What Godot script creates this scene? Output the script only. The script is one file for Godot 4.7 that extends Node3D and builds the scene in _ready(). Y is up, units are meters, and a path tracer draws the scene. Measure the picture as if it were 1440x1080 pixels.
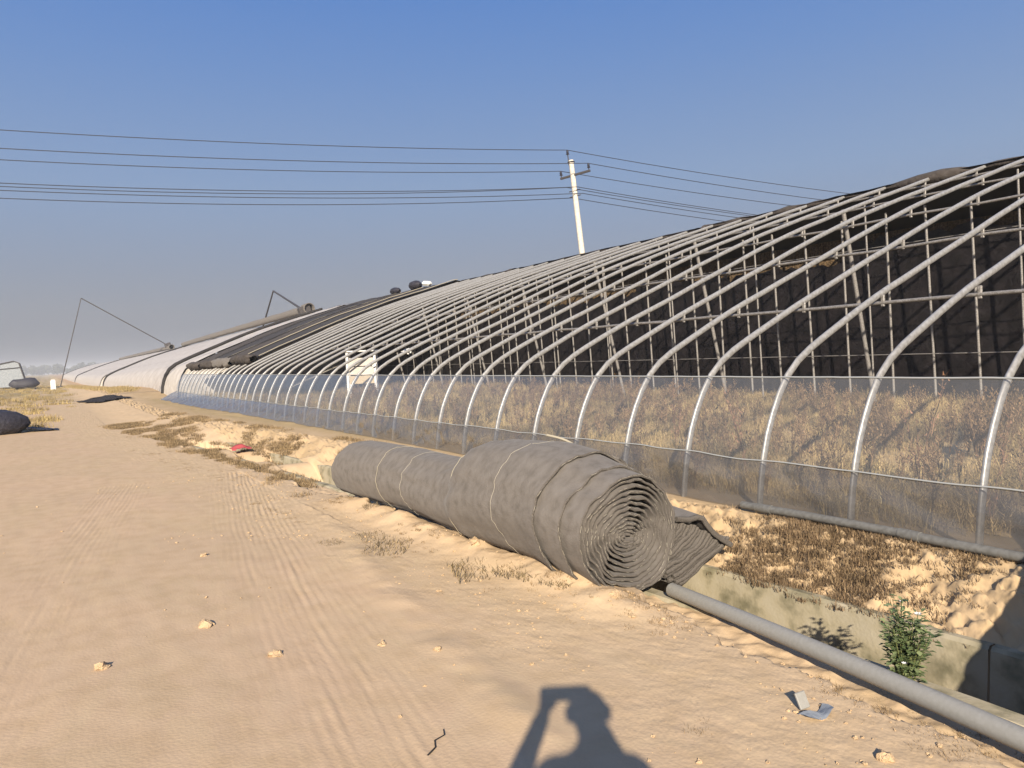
extends Node3D
# A dirt track beside a row of lean-to solar greenhouses on a hazy, sunny autumn day.
# World axes: -Z runs along the greenhouses, +X points from the track across the ditch to them, y is up.

const SUN_DIR := Vector3(0.512, -0.409, -0.755)
var rng := RandomNumberGenerator.new()
var na := FastNoiseLite.new()
var nb := FastNoiseLite.new()
var nc := FastNoiseLite.new()
var M := {}

# ------------------------------------------------------------------ mesh building
class MB:
	var v := PackedVector3Array()
	var uv := PackedVector2Array()
	var col := PackedColorArray()
	var idx := PackedInt32Array()
	var tint := Color(1, 1, 1)
	func p(a: Vector3, t := Vector2.ZERO) -> int:
		v.append(a); uv.append(t); col.append(tint)
		return v.size() - 1
	func t(a: int, b: int, c: int) -> void:
		idx.append(a); idx.append(b); idx.append(c)
	func q(a: int, b: int, c: int, d: int) -> void:
		t(a, b, c); t(a, c, d)
	func tri(a: Vector3, b: Vector3, c: Vector3) -> void:
		t(p(a), p(b), p(c))
	func quad(a: Vector3, b: Vector3, c: Vector3, d: Vector3) -> void:
		var i := p(a, Vector2(0, 0)); p(b, Vector2(1, 0)); p(c, Vector2(1, 1)); p(d, Vector2(0, 1))
		q(i, i + 1, i + 2, i + 3)
	func grid(rows: Array, closed := false, us := 1.0, vs := 1.0) -> void:   # rows of equal-length point arrays
		var base := v.size()
		var n: int = rows[0].size()
		for r in rows.size():
			for k in n:
				p(rows[r][k], Vector2(float(k) / n * us, float(r) / rows.size() * vs))
		for r in rows.size() - 1:
			for k in (n if closed else n - 1):
				var k2 := (k + 1) % n
				q(base + r * n + k, base + r * n + k2, base + (r + 1) * n + k2, base + (r + 1) * n + k)
	func box(c: Vector3, s: Vector3, b := Basis.IDENTITY, bev := 0.0) -> void:
		var h := s / 2.0
		if bev <= 0.0:
			for ax in 3:
				for sg in [-1.0, 1.0]:
					var n := Vector3.ZERO; n[ax] = sg
					var e1 := Vector3.ZERO; e1[(ax + 1) % 3] = 1.0
					var e2: Vector3 = n.cross(e1)
					var o := c + b * (n * h)
					var f1 := b * (e1 * h); var f2 := b * (e2 * h)
					quad(o - f1 - f2, o - f1 + f2, o + f1 + f2, o + f1 - f2)
		else:
			for ax in 3:
				for sg in [-1.0, 1.0]:
					var n := Vector3.ZERO; n[ax] = sg
					var e1 := Vector3.ZERO; e1[(ax + 1) % 3] = 1.0
					var e2: Vector3 = n.cross(e1)
					var o := c + b * (n * h)
					var f1 := b * (e1 * (h - Vector3.ONE * bev)); var f2 := b * (e2 * (h - Vector3.ONE * bev))
					quad(o - f1 - f2, o - f1 + f2, o + f1 + f2, o + f1 - f2)
			for ax in 3:
				for s1 in [-1.0, 1.0]:
					for s2 in [-1.0, 1.0]:
						var a1 := (ax + 1) % 3; var a2 := (ax + 2) % 3
						var A := Vector3.ZERO; var B := Vector3.ZERO
						A[a1] = s1 * h[a1]; A[a2] = s2 * (h[a2] - bev)
						B[a1] = s1 * (h[a1] - bev); B[a2] = s2 * h[a2]
						var L := Vector3.ZERO; L[ax] = h[ax] - bev
						if s1 * s2 > 0: quad(c + b * (A - L), c + b * (B - L), c + b * (B + L), c + b * (A + L))
						else: quad(c + b * (A + L), c + b * (B + L), c + b * (B - L), c + b * (A - L))
			for s1 in [-1.0, 1.0]:
				for s2 in [-1.0, 1.0]:
					for s3 in [-1.0, 1.0]:
						var a := c + b * Vector3(s1 * h.x, s2 * (h.y - bev), s3 * (h.z - bev))
						var d := c + b * Vector3(s1 * (h.x - bev), s2 * h.y, s3 * (h.z - bev))
						var e := c + b * Vector3(s1 * (h.x - bev), s2 * (h.y - bev), s3 * h.z)
						if s1 * s2 * s3 > 0: tri(a, e, d)
						else: tri(a, d, e)
	func tube(pts: PackedVector3Array, r0: float, r1 := -1.0, sides := 8, cap := true, ref := Vector3(0.013, 0.02, 1), flat := 1.0) -> void:
		# flat < 1 squeezes the section along ref
		if r1 < 0: r1 = r0
		var n := pts.size()
		var base := v.size()
		var run := 0.0
		for i in n:
			var d := (pts[mini(i + 1, n - 1)] - pts[maxi(i - 1, 0)]).normalized()
			var s := (ref - d * ref.dot(d)).normalized()
			var u := d.cross(s)
			var r := lerpf(r0, r1, float(i) / (n - 1))
			if i > 0: run += pts[i].distance_to(pts[i - 1])
			for k in sides:
				var a := TAU * k / sides
				p(pts[i] + s * cos(a) * r * flat + u * sin(a) * r, Vector2(float(k) / sides, run))
		for i in n - 1:
			for k in sides:
				var k2 := (k + 1) % sides
				q(base + i * sides + k, base + (i + 1) * sides + k, base + (i + 1) * sides + k2, base + i * sides + k2)
		if cap:
			for e in [0, n - 1]:
				var c0 := v.size()
				p(pts[e])
				for k in sides: p(v[base + e * sides + k])
				for k in sides:
					if e == 0: t(c0, c0 + 1 + k, c0 + 1 + (k + 1) % sides)
					else: t(c0, c0 + 1 + (k + 1) % sides, c0 + 1 + k)
	func mesh(colors := false, flat_shade := false) -> ArrayMesh:
		if flat_shade:
			var nv := PackedVector3Array(); var nu := PackedVector2Array(); var ncol := PackedColorArray()
			for i in idx: nv.append(v[i]); nu.append(uv[i]); ncol.append(col[i])
			v = nv; uv = nu; col = ncol
			idx = PackedInt32Array(range(v.size()))
		var nn := PackedVector3Array(); nn.resize(v.size())
		for i in range(0, idx.size(), 3):
			var a := idx[i]; var b := idx[i + 1]; var c := idx[i + 2]
			var f := (v[c] - v[a]).cross(v[b] - v[a])
			nn[a] += f; nn[b] += f; nn[c] += f
		for i in nn.size():
			nn[i] = nn[i].normalized() if nn[i].length_squared() > 1e-24 else Vector3.UP
		var arr := []; arr.resize(Mesh.ARRAY_MAX)
		arr[Mesh.ARRAY_VERTEX] = v; arr[Mesh.ARRAY_NORMAL] = nn; arr[Mesh.ARRAY_TEX_UV] = uv; arr[Mesh.ARRAY_INDEX] = idx
		if colors: arr[Mesh.ARRAY_COLOR] = col
		var am := ArrayMesh.new()
		am.add_surface_from_arrays(Mesh.PRIMITIVE_TRIANGLES, arr)
		return am

var taken := {}
func numbered(n: String) -> String:
	if not taken.has(n):
		taken[n] = 0
		return n
	taken[n] += 1
	return "%s_%03d" % [n, taken[n]]

func put(called: String, m: Mesh, mat: Material, parent: Node = null) -> MeshInstance3D:
	var o := MeshInstance3D.new()
	o.mesh = m; o.material_override = mat
	if parent == null:
		o.name = numbered(called); add_child(o)
	else:
		o.name = called; parent.add_child(o, true)
	return o

func thing(called: String, label: String, category: String, at := Vector3.ZERO, group := "") -> Node3D:
	var o := Node3D.new()
	o.name = numbered(called); add_child(o); o.position = at
	tag(o, label, category, group)
	return o

func tag(o: Node, label: String, category: String, group := "", kind := "") -> void:
	if label: o.set_meta("label", label)
	if category: o.set_meta("category", category)
	if group: o.set_meta("group", group)
	if kind: o.set_meta("kind", kind)

# ------------------------------------------------------------------ materials
func lin(r: float, g: float, b: float, a := 1.0) -> Color:
	var c := Color(r, g, b).linear_to_srgb()
	c.a = a
	return c

func noise_tex(freq: float, lo: Color, hi: Color, octaves := 4, seed_ := 1, size := 512, type := FastNoiseLite.TYPE_SIMPLEX_SMOOTH, mid = null) -> NoiseTexture2D:
	var t := NoiseTexture2D.new()
	t.width = size; t.height = size; t.seamless = true; t.generate_mipmaps = false
	var n := FastNoiseLite.new()
	n.noise_type = type; n.frequency = freq; n.fractal_octaves = octaves; n.seed = seed_
	if octaves <= 1: n.fractal_type = FastNoiseLite.FRACTAL_NONE
	t.noise = n
	var g := Gradient.new()
	g.set_color(0, lo); g.set_color(1, hi)
	if mid != null: g.add_point(0.5, mid)
	t.color_ramp = g
	return t

func grey(a: float) -> Color: return Color(a, a, a)

func mat(c: Color, rough := 0.9, tex: Texture2D = null, scale := 1.0, bump: Texture2D = null, bump_cm := 0.0, world := true) -> StandardMaterial3D:
	var m := StandardMaterial3D.new()
	m.albedo_color = c; m.roughness = rough; m.metallic_specular = 0.4
	m.cull_mode = BaseMaterial3D.CULL_DISABLED
	if tex: m.albedo_texture = tex
	if tex or bump:
		m.uv1_triplanar = true; m.uv1_world_triplanar = world
		m.uv1_scale = Vector3.ONE * scale
	if bump:
		m.heightmap_enabled = true; m.heightmap_texture = bump; m.heightmap_scale = bump_cm
	return m

func make_materials() -> void:
	var fine := noise_tex(0.09, grey(0.0), grey(1.0), 5, 11)
	var grit := noise_tex(0.13, grey(0.0), grey(1.0), 4, 61, 1024)
	var mid := noise_tex(0.02, grey(0.0), grey(1.0), 5, 12)
	# sandy soil: vertex colours carry the kinds of soil, the texture their grain
	var soil := noise_tex(0.012, Color(0.935, 0.925, 0.905), Color(1, 1, 1), 6, 3, 1024, FastNoiseLite.TYPE_SIMPLEX_SMOOTH, Color(0.975, 0.97, 0.965))
	var g := mat(Color.WHITE, 0.97, soil, 0.31, grit, 0.13)
	g.vertex_color_use_as_albedo = true
	g.metallic_specular = 0.2
	g.detail_enabled = true; g.detail_blend_mode = BaseMaterial3D.BLEND_MODE_MUL; g.detail_uv_layer = BaseMaterial3D.DETAIL_UV_2
	M.ground = g
	var clod := mat(lin(0.46, 0.335, 0.205), 0.97, soil, 2.1, fine, 0.8)
	M.clod = clod
	M.earth = mat(lin(0.30, 0.22, 0.13), 0.97, soil, 0.5, mid, 6.0)
	M.straw_earth = mat(lin(0.22, 0.15, 0.08), 0.97, noise_tex(0.05, Color(0.3, 0.27, 0.22), Color(1, 1, 1), 5, 6), 0.8, mid, 4.0)
	M.concrete = mat(lin(0.37, 0.33, 0.25), 0.93, noise_tex(0.010, Color(0.55, 0.56, 0.50), Color(1, 1, 1), 6, 8, 512, FastNoiseLite.TYPE_SIMPLEX_SMOOTH, Color(0.93, 0.92, 0.88)), 0.7, fine, 0.14)
	var steel := mat(lin(0.41, 0.415, 0.42), 0.38, noise_tex(0.03, Color(0.72, 0.70, 0.68), Color(1, 1, 1), 5, 9), 1.3, fine, 0.05)
	steel.metallic = 0.35
	M.steel = steel
	var thin := mat(lin(0.34, 0.335, 0.33), 0.5, noise_tex(0.04, Color(0.6, 0.57, 0.54), Color(1, 1, 1), 4, 10), 2.0)
	thin.metallic = 0.25
	M.thin_steel = thin
	M.black_sheet = mat(lin(0.0125, 0.0095, 0.0105), 0.62, noise_tex(0.012, Color(0.45, 0.42, 0.42), Color(1, 1, 1), 5, 14), 0.5, mid, 1.2)
	M.black_roof = mat(lin(0.016, 0.016, 0.018), 0.7)
	M.felt = mat(lin(0.160, 0.146, 0.133), 1.0, noise_tex(0.022, Color(0.74, 0.73, 0.71), Color(1, 1, 1), 7, 21, 1024, FastNoiseLite.TYPE_SIMPLEX_SMOOTH, Color(0.92, 0.91, 0.90)), 0.40, grit, 0.4)
	M.felt.rim_enabled = true; M.felt.rim = 0.25
	M.felt_edge = mat(lin(0.155, 0.141, 0.127), 1.0, noise_tex(0.07, Color(0.70, 0.68, 0.66), Color(1, 1, 1), 4, 22), 2.5, fine, 0.9)
	M.felt_dark = mat(lin(0.060, 0.056, 0.058), 1.0, noise_tex(0.02, Color(0.6, 0.6, 0.6), Color(1, 1, 1), 5, 23), 0.6, mid, 2.0)
	M.felt_brown = mat(lin(0.090, 0.078, 0.072), 1.0, noise_tex(0.02, Color(0.6, 0.58, 0.55), Color(1, 1, 1), 5, 24), 0.6, mid, 2.0)
	M.thread = mat(lin(0.36, 0.33, 0.27), 0.9)
	M.rope = mat(lin(0.30, 0.27, 0.21), 0.9)
	M.dark_rope = mat(lin(0.022, 0.02, 0.02), 0.9)
	M.wire = mat(lin(0.03, 0.035, 0.05), 0.6)
	M.pvc = mat(lin(0.27, 0.265, 0.25), 0.5, noise_tex(0.06, Color(0.90, 0.895, 0.88), Color(1, 1, 1), 5, 31), 1.1)
	M.old_pipe = mat(lin(0.17, 0.17, 0.165), 0.5, noise_tex(0.04, Color(0.75, 0.74, 0.72), Color(1, 1, 1), 5, 32), 1.1)
	M.pole = mat(lin(0.66, 0.61, 0.52), 0.85, noise_tex(0.02, Color(0.8, 0.8, 0.8), Color(1, 1, 1), 4, 33), 0.7)
	M.insulator = mat(lin(0.02, 0.02, 0.03), 0.35)
	M.iron = mat(lin(0.05, 0.045, 0.045), 0.6)
	var film := mat(lin(0.45, 0.45, 0.44, 0.13), 0.10)
	film.metallic_specular = 0.5
	film.transparency = BaseMaterial3D.TRANSPARENCY_ALPHA
	M.film = film
	var film2 := mat(lin(0.125, 0.12, 0.12, 0.54), 0.12)
	film2.metallic_specular = 0.5
	film2.transparency = BaseMaterial3D.TRANSPARENCY_ALPHA
	M.film_double = film2
	M.film_edge = mat(lin(0.30, 0.31, 0.31), 0.4)
	M.old_film = mat(lin(0.52, 0.485, 0.45), 0.6, noise_tex(0.012, Color(0.80, 0.79, 0.78), Color(1, 1, 1), 5, 41), 0.25, mid, 3.0)
	M.pale_film = mat(lin(0.52, 0.49, 0.455), 0.6, noise_tex(0.012, Color(0.85, 0.83, 0.8), Color(1, 1, 1), 5, 42), 0.25, mid, 3.0)
	M.white_film = mat(lin(0.30, 0.32, 0.34), 0.5, noise_tex(0.02, Color(0.8, 0.82, 0.84), Color(1, 1, 1), 4, 43), 0.4, mid, 2.0)
	M.white = mat(lin(0.58, 0.58, 0.56), 0.7)
	M.board = mat(lin(0.52, 0.43, 0.29), 0.8, noise_tex(0.03, Color(0.8, 0.78, 0.74), Color(1, 1, 1), 4, 44), 1.5)
	M.red = mat(lin(0.34, 0.06, 0.065), 0.9)
	M.dark_cloth = mat(lin(0.055, 0.042, 0.048), 0.95, mid, 1.0, mid, 2.0)
	M.tarp = mat(lin(0.045, 0.042, 0.055), 0.55, noise_tex(0.02, Color(0.6, 0.6, 0.6), Color(1, 1, 1), 4, 45), 0.8, mid, 2.0)
	var grass := mat(Color.WHITE, 0.9)
	grass.vertex_color_use_as_albedo = true
	grass.backlight_enabled = true; grass.backlight = Color(0.30, 0.25, 0.15)
	M.grass = grass
	var leaf := mat(Color.WHITE, 0.55)
	leaf.vertex_color_use_as_albedo = true
	leaf.backlight_enabled = true; leaf.backlight = Color(0.2, 0.3, 0.08)
	M.leaf = leaf
	M.body = mat(Color.WHITE, 0.9)
	M.body.vertex_color_use_as_albedo = true

# ------------------------------------------------------------------ shared shapes of the land
func drift(z: float) -> float:          # how far the ditch leans towards the track as it runs away
	var s := clampf(-3.0 - z, 0.0, 22.0)
	return -0.030 * s - 0.0024 * s * s * clampf(1.0 - (s - 15.0) * 0.03, 0.3, 1.0)

func ditch_open(z: float) -> float:     # 1 where the channel is open, 0 where earth fills it
	var a := smoothstep(-21.0, -17.0, z)
	var fill := 1.0 - 0.85 * exp(-pow((z + 12.9) / 0.55, 2.0))
	fill *= 1.0 - 0.92 * exp(-pow((z + 15.3) / 0.6, 2.0))
	return a * fill

func land(x: float, z: float) -> float:
	var u := x - drift(z) if x > 0.0 else x
	var big := na.get_noise_2d(x * 6.0, z * 6.0)
	var y := big * 0.012
	if u < 5.2:
		var crumb := smoothstep(1.7, 2.5, u + nb.get_noise_2d(x * 20.0, z * 20.0) * 0.5)
		y += nb.get_noise_2d(x * 80.0, z * 14.0 + 33.0) * 0.0022 * (1.0 - crumb) + nb.get_noise_2d(x * 90.0, z * 90.0) * 0.0045 * crumb + nc.get_noise_2d(x * 420.0, z * 420.0) * (0.0004 + 0.0034 * crumb)
		# wheel tracks: fine ridges that run with the track, veering a little
		if z > -12.0 and z < 0.5 and x < 2.4 and x > -1.5:
			var t := x + 0.13 * (z + 3.8)
			t -= 0.012 * (z + 3.8) * (z + 3.8) * 0.3
			var w := exp(-pow((t - 1.18) / 0.34, 2.0)) + 0.5 * exp(-pow((t + 0.45) / 0.3, 2.0))
			var warble := nb.get_noise_2d(t * 70.0, z * 9.0)
			y += w * (sin(t * 118.0 + warble * 3.0) * 0.0075 * (0.6 + 0.6 * nc.get_noise_2d(t * 60.0, z * 25.0)) - 0.010)
			y += 0.022 * exp(-pow((t - 1.80) / 0.13, 2.0)) * (0.6 + nb.get_noise_2d(x * 25.0, z * 25.0))
	var o := ditch_open(z)
	# lip of the track, broken unevenly
	var lip := 3.12 + nb.get_noise_2d(7.0, z * 22.0) * 0.16 + nc.get_noise_2d(3.0, z * 130.0) * 0.05
	lip += 0.22 * exp(-pow((z + 4.5) / 0.9, 2.0))
	lip -= 0.13 * smoothstep(-3.5, -2.7, z)
	if u > lip - 0.5 and u < 5.6:
		var step := smoothstep(lip - 0.03, lip + 0.05, u)
		var y2 := -0.13 + nc.get_noise_2d(x * 120.0, z * 120.0) * 0.02
		y = lerpf(y, lerpf(y, y2, o), step)
		if u > 3.61:
			var k := smoothstep(3.61, 3.67, u) * (1.0 - smoothstep(4.24, 4.30, u))
			y = lerpf(y, lerpf(-0.02, -0.50 + nb.get_noise_2d(x * 30.0, z * 30.0) * 0.06, o), k)
		var foot_ := 4.24 - 1.3 * (1.0 - smoothstep(-21.0, -17.0, z))
		if u > foot_:
			var bank := smoothstep(foot_ + 0.02, 4.80, u + nb.get_noise_2d(x * 24.0, z * 24.0) * 0.10)
			var rough_ := nb.get_noise_2d(x * 70.0, z * 70.0) * 0.055 + nc.get_noise_2d(x * 190.0, z * 190.0) * 0.035 + nc.get_noise_2d(x * 480.0 + 9.0, z * 480.0) * 0.022
			y = lerpf(y, lerpf(lerpf(0.0, -0.14, o), 0.215, bank) + rough_ * smoothstep(4.28, 4.4, u) * (1.0 - smoothstep(4.72, 4.95, u)), smoothstep(foot_, foot_ + 0.06, u))
	elif u >= 5.6:
		y = 0.215 + (0.10 * smoothstep(6.0, 13.0, x) * (1.0 - smoothstep(15.0, 18.0, x)) if z > -38.0 else 0.0) + nb.get_noise_2d(x * 12.0, z * 12.0) * 0.04
	# the ground under the big roll: soil banked up against it
	y += 0.10 * exp(-pow((x - 2.95 - 0.0375 * (z + 4.0)) / 0.19, 2.0)) * smoothstep(-8.9, -7.9, z) * (1.0 - smoothstep(-4.0, -3.2, z)) * (0.9 + 0.5 * nb.get_noise_2d(x * 40.0, z * 40.0))
	# rough verge on the far side of the track
	if x < -2.0:
		y += smoothstep(-2.0, -5.0, x) * (0.05 + 0.10 * na.get_noise_2d(x * 14.0, z * 14.0))
	if z < -45.0:
		y -= 0.62 * smoothstep(-45.0, -150.0, z)
	if z < -40.0:
		var f := smoothstep(-40.0, -50.0, z)
		y += f * 0.28 * exp(-pow((x - 5.0) / 2.6, 2.0)) * (1.0 - smoothstep(-55.0, -66.0, z))
		y += f * smoothstep(2.0, -4.0, x) * 0.35 * (0.5 + na.get_noise_2d(x * 8.0, z * 4.0))
	return y

func land_color(x: float, z: float) -> Color:
	var u := x - drift(z) if x > 0.0 else x
	var road := Color(0.505, 0.372, 0.250)
	var sand := Color(0.515, 0.388, 0.250)
	var bank := Color(0.410, 0.300, 0.175)
	var field := Color(0.360, 0.275, 0.150)
	var n := na.get_noise_2d(x * 9.0 + 50.0, z * 5.0)
	var n2 := nb.get_noise_2d(x * 16.0 - 31.0, z * 9.0)
	var c := road.lerp(Color(0.455, 0.350, 0.222), clampf(0.5 + n * 1.4, 0, 1) * 0.35)
	c = c.lerp(sand, smoothstep(1.2, 2.6, u + n2 * 0.8))
	c = c.lerp(Color(0.44, 0.335, 0.21), clampf(n2 * 1.6, 0, 1) * 0.22)
	if u > 4.24: c = c.lerp(bank, smoothstep(4.24, 4.4, u) * (0.6 + n2 * 0.5))
	if u > 5.0: c = c.lerp(field, smoothstep(5.0, 5.6, u) * (0.75 if z > -38.0 else 0.3))
	if x < -1.0: c = c.lerp(field, smoothstep(-1.0, -4.0, x + n * 2.5) * 0.8 * smoothstep(-20.0, -32.0, z))
	if z < -40.0:
		var f := smoothstep(-40.0, -60.0, z)
		var edge := smoothstep(1.6, 0.2, x + n * 2.0 + (z + 60.0) * 0.012)
		c = c.lerp(Color(0.34, 0.265, 0.125), f * edge * clampf(0.55 + n2, 0, 1))
		c = c.lerp(Color(0.50, 0.31, 0.19), f * smoothstep(2.5, 4.5, x) * 0.5)
	return c

func steps(list: Array) -> PackedFloat32Array:   # [[from, to, step0, step1], ...] ascending
	var a := PackedFloat32Array()
	for s in list:
		var x: float = s[0]
		while x < s[1] - 1e-6:
			a.append(x)
			x += lerpf(s[2], s[3], clampf((x - s[0]) / (s[1] - s[0]), 0, 1))
	a.append(list[-1][1])
	return a

func build_ground() -> void:
	var xs := steps([[-1400.0, -200.0, 150.0, 60.0], [-200.0, -20.0, 40.0, 4.0], [-20.0, -3.0, 2.5, 0.4], [-3.0, -0.6, 0.3, 0.05], [-0.6, 2.0, 0.022, 0.018], [2.0, 4.95, 0.016, 0.016], [4.95, 6.5, 0.03, 0.2], [6.5, 22.0, 0.5, 1.5], [22.0, 200.0, 4.0, 40.0], [200.0, 1400.0, 60.0, 150.0]])
	var zs := steps([[-2000.0, -300.0, 200.0, 40.0], [-300.0, -60.0, 20.0, 2.5], [-60.0, -20.0, 1.2, 0.25], [-20.0, -7.0, 0.2, 0.05], [-7.0, -0.8, 0.04, 0.016], [-0.8, 4.0, 0.03, 0.4], [4.0, 30.0, 1.0, 6.0], [30.0, 900.0, 20.0, 200.0]])
	var nx := xs.size(); var nz := zs.size()
	var v := PackedVector3Array(); v.resize(nx * nz)
	var c := PackedColorArray(); c.resize(nx * nz)
	for j in nz:
		var z := zs[j]
		var d := drift(z)
		for i in nx:
			var u := xs[i]
			var x := u + d * smoothstep(-1.0, 2.0, u) * (1.0 - smoothstep(6.5, 20.0, u)) if z > -60.0 else u
			if z <= -60.0 and z > -200.0: x = u + drift(-60.0) * smoothstep(-1.0, 2.0, u) * (1.0 - smoothstep(6.5, 20.0, u))
			v[j * nx + i] = Vector3(x, land(x, z), z)
			c[j * nx + i] = land_color(x, z)
	var idx := PackedInt32Array(); idx.resize((nx - 1) * (nz - 1) * 6)
	var k := 0
	for j in nz - 1:
		for i in nx - 1:
			var a := j * nx + i
			idx[k] = a; idx[k + 1] = a + 1; idx[k + 2] = a + nx
			idx[k + 3] = a + 1; idx[k + 4] = a + nx + 1; idx[k + 5] = a + nx
			k += 6
	var nn := PackedVector3Array(); nn.resize(nx * nz)
	for j in nz:
		for i in nx:
			var e := v[j * nx + mini(i + 1, nx - 1)] - v[j * nx + maxi(i - 1, 0)]
			var f := v[mini(j + 1, nz - 1) * nx + i] - v[maxi(j - 1, 0) * nx + i]
			nn[j * nx + i] = f.cross(e).normalized()
	var arr := []; arr.resize(Mesh.ARRAY_MAX)
	arr[Mesh.ARRAY_VERTEX] = v; arr[Mesh.ARRAY_NORMAL] = nn; arr[Mesh.ARRAY_COLOR] = c; arr[Mesh.ARRAY_INDEX] = idx
	var am := ArrayMesh.new()
	am.add_surface_from_arrays(Mesh.PRIMITIVE_TRIANGLES, arr)
	var o := put("ground", am, M.ground)
	tag(o, "tan sandy dirt track and verge with wheel marks and crumbled edge", "ground", "", "structure")
	print("ground ", nx, " x ", nz)

# ------------------------------------------------------------------ the roof curve of a greenhouse
const ROOF := [[4.93, 0.02], [4.955, 0.36], [5.03, 0.72], [5.13, 0.98], [5.32, 1.29], [5.56, 1.485], [6.0, 1.70], [6.6, 1.965], [7.2, 2.205], [8.0, 2.53], [9.0, 2.93], [9.9, 3.255], [11.1, 3.64], [12.1, 3.935], [13.0, 4.20], [13.6, 4.37]]

func roof_curve(n := 40) -> PackedVector3Array:
	var cv := Curve3D.new()
	cv.bake_interval = 0.02
	var cnt := ROOF.size()
	for i in cnt:
		var a := Vector3(ROOF[maxi(i - 1, 0)][0], ROOF[maxi(i - 1, 0)][1], 0)
		var b := Vector3(ROOF[mini(i + 1, cnt - 1)][0], ROOF[mini(i + 1, cnt - 1)][1], 0)
		var p := Vector3(ROOF[i][0], ROOF[i][1], 0)
		var d := (b - a).normalized()
		var l0 := p.distance_to(Vector3(ROOF[maxi(i - 1, 0)][0], ROOF[maxi(i - 1, 0)][1], 0)) / 3.0
		var l1 := p.distance_to(Vector3(ROOF[mini(i + 1, cnt - 1)][0], ROOF[mini(i + 1, cnt - 1)][1], 0)) / 3.0
		cv.add_point(p, -d * l0, d * l1)
	var out := PackedVector3Array()
	var L := cv.get_baked_length()
	for i in n: out.append(cv.sample_baked(L * pow(float(i) / (n - 1), 1.25), true))
	return out

func roof_y(x: float) -> float:
	for i in ROOF.size() - 1:
		if x <= ROOF[i + 1][0]:
			var t: float = (x - ROOF[i][0]) / (ROOF[i + 1][0] - ROOF[i][0])
			return lerpf(ROOF[i][1], ROOF[i + 1][1], t)
	return ROOF[-1][1]

func roof_x(y: float) -> float:
	for i in ROOF.size() - 1:
		if y <= ROOF[i + 1][1]:
			var t: float = (y - ROOF[i][1]) / (ROOF[i + 1][1] - ROOF[i][1])
			return lerpf(ROOF[i][0], ROOF[i + 1][0], t)
	return ROOF[-1][0]

func line(a: Vector3, b: Vector3, n := 2) -> PackedVector3Array:
	var out := PackedVector3Array()
	for i in n: out.append(a.lerp(b, float(i) / (n - 1)))
	return out

func sagged(a: Vector3, b: Vector3, sag: float, n := 24) -> PackedVector3Array:
	var out := PackedVector3Array()
	for i in n:
		var t := float(i) / (n - 1)
		out.append(a.lerp(b, t) + Vector3.DOWN * sag * 4.0 * t * (1.0 - t))
	return out

const Z_NEAR := 7.0
const Z_FAR := -37.2
const ARCH_STEP := 0.868
const ARCH_0 := -2.60

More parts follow.
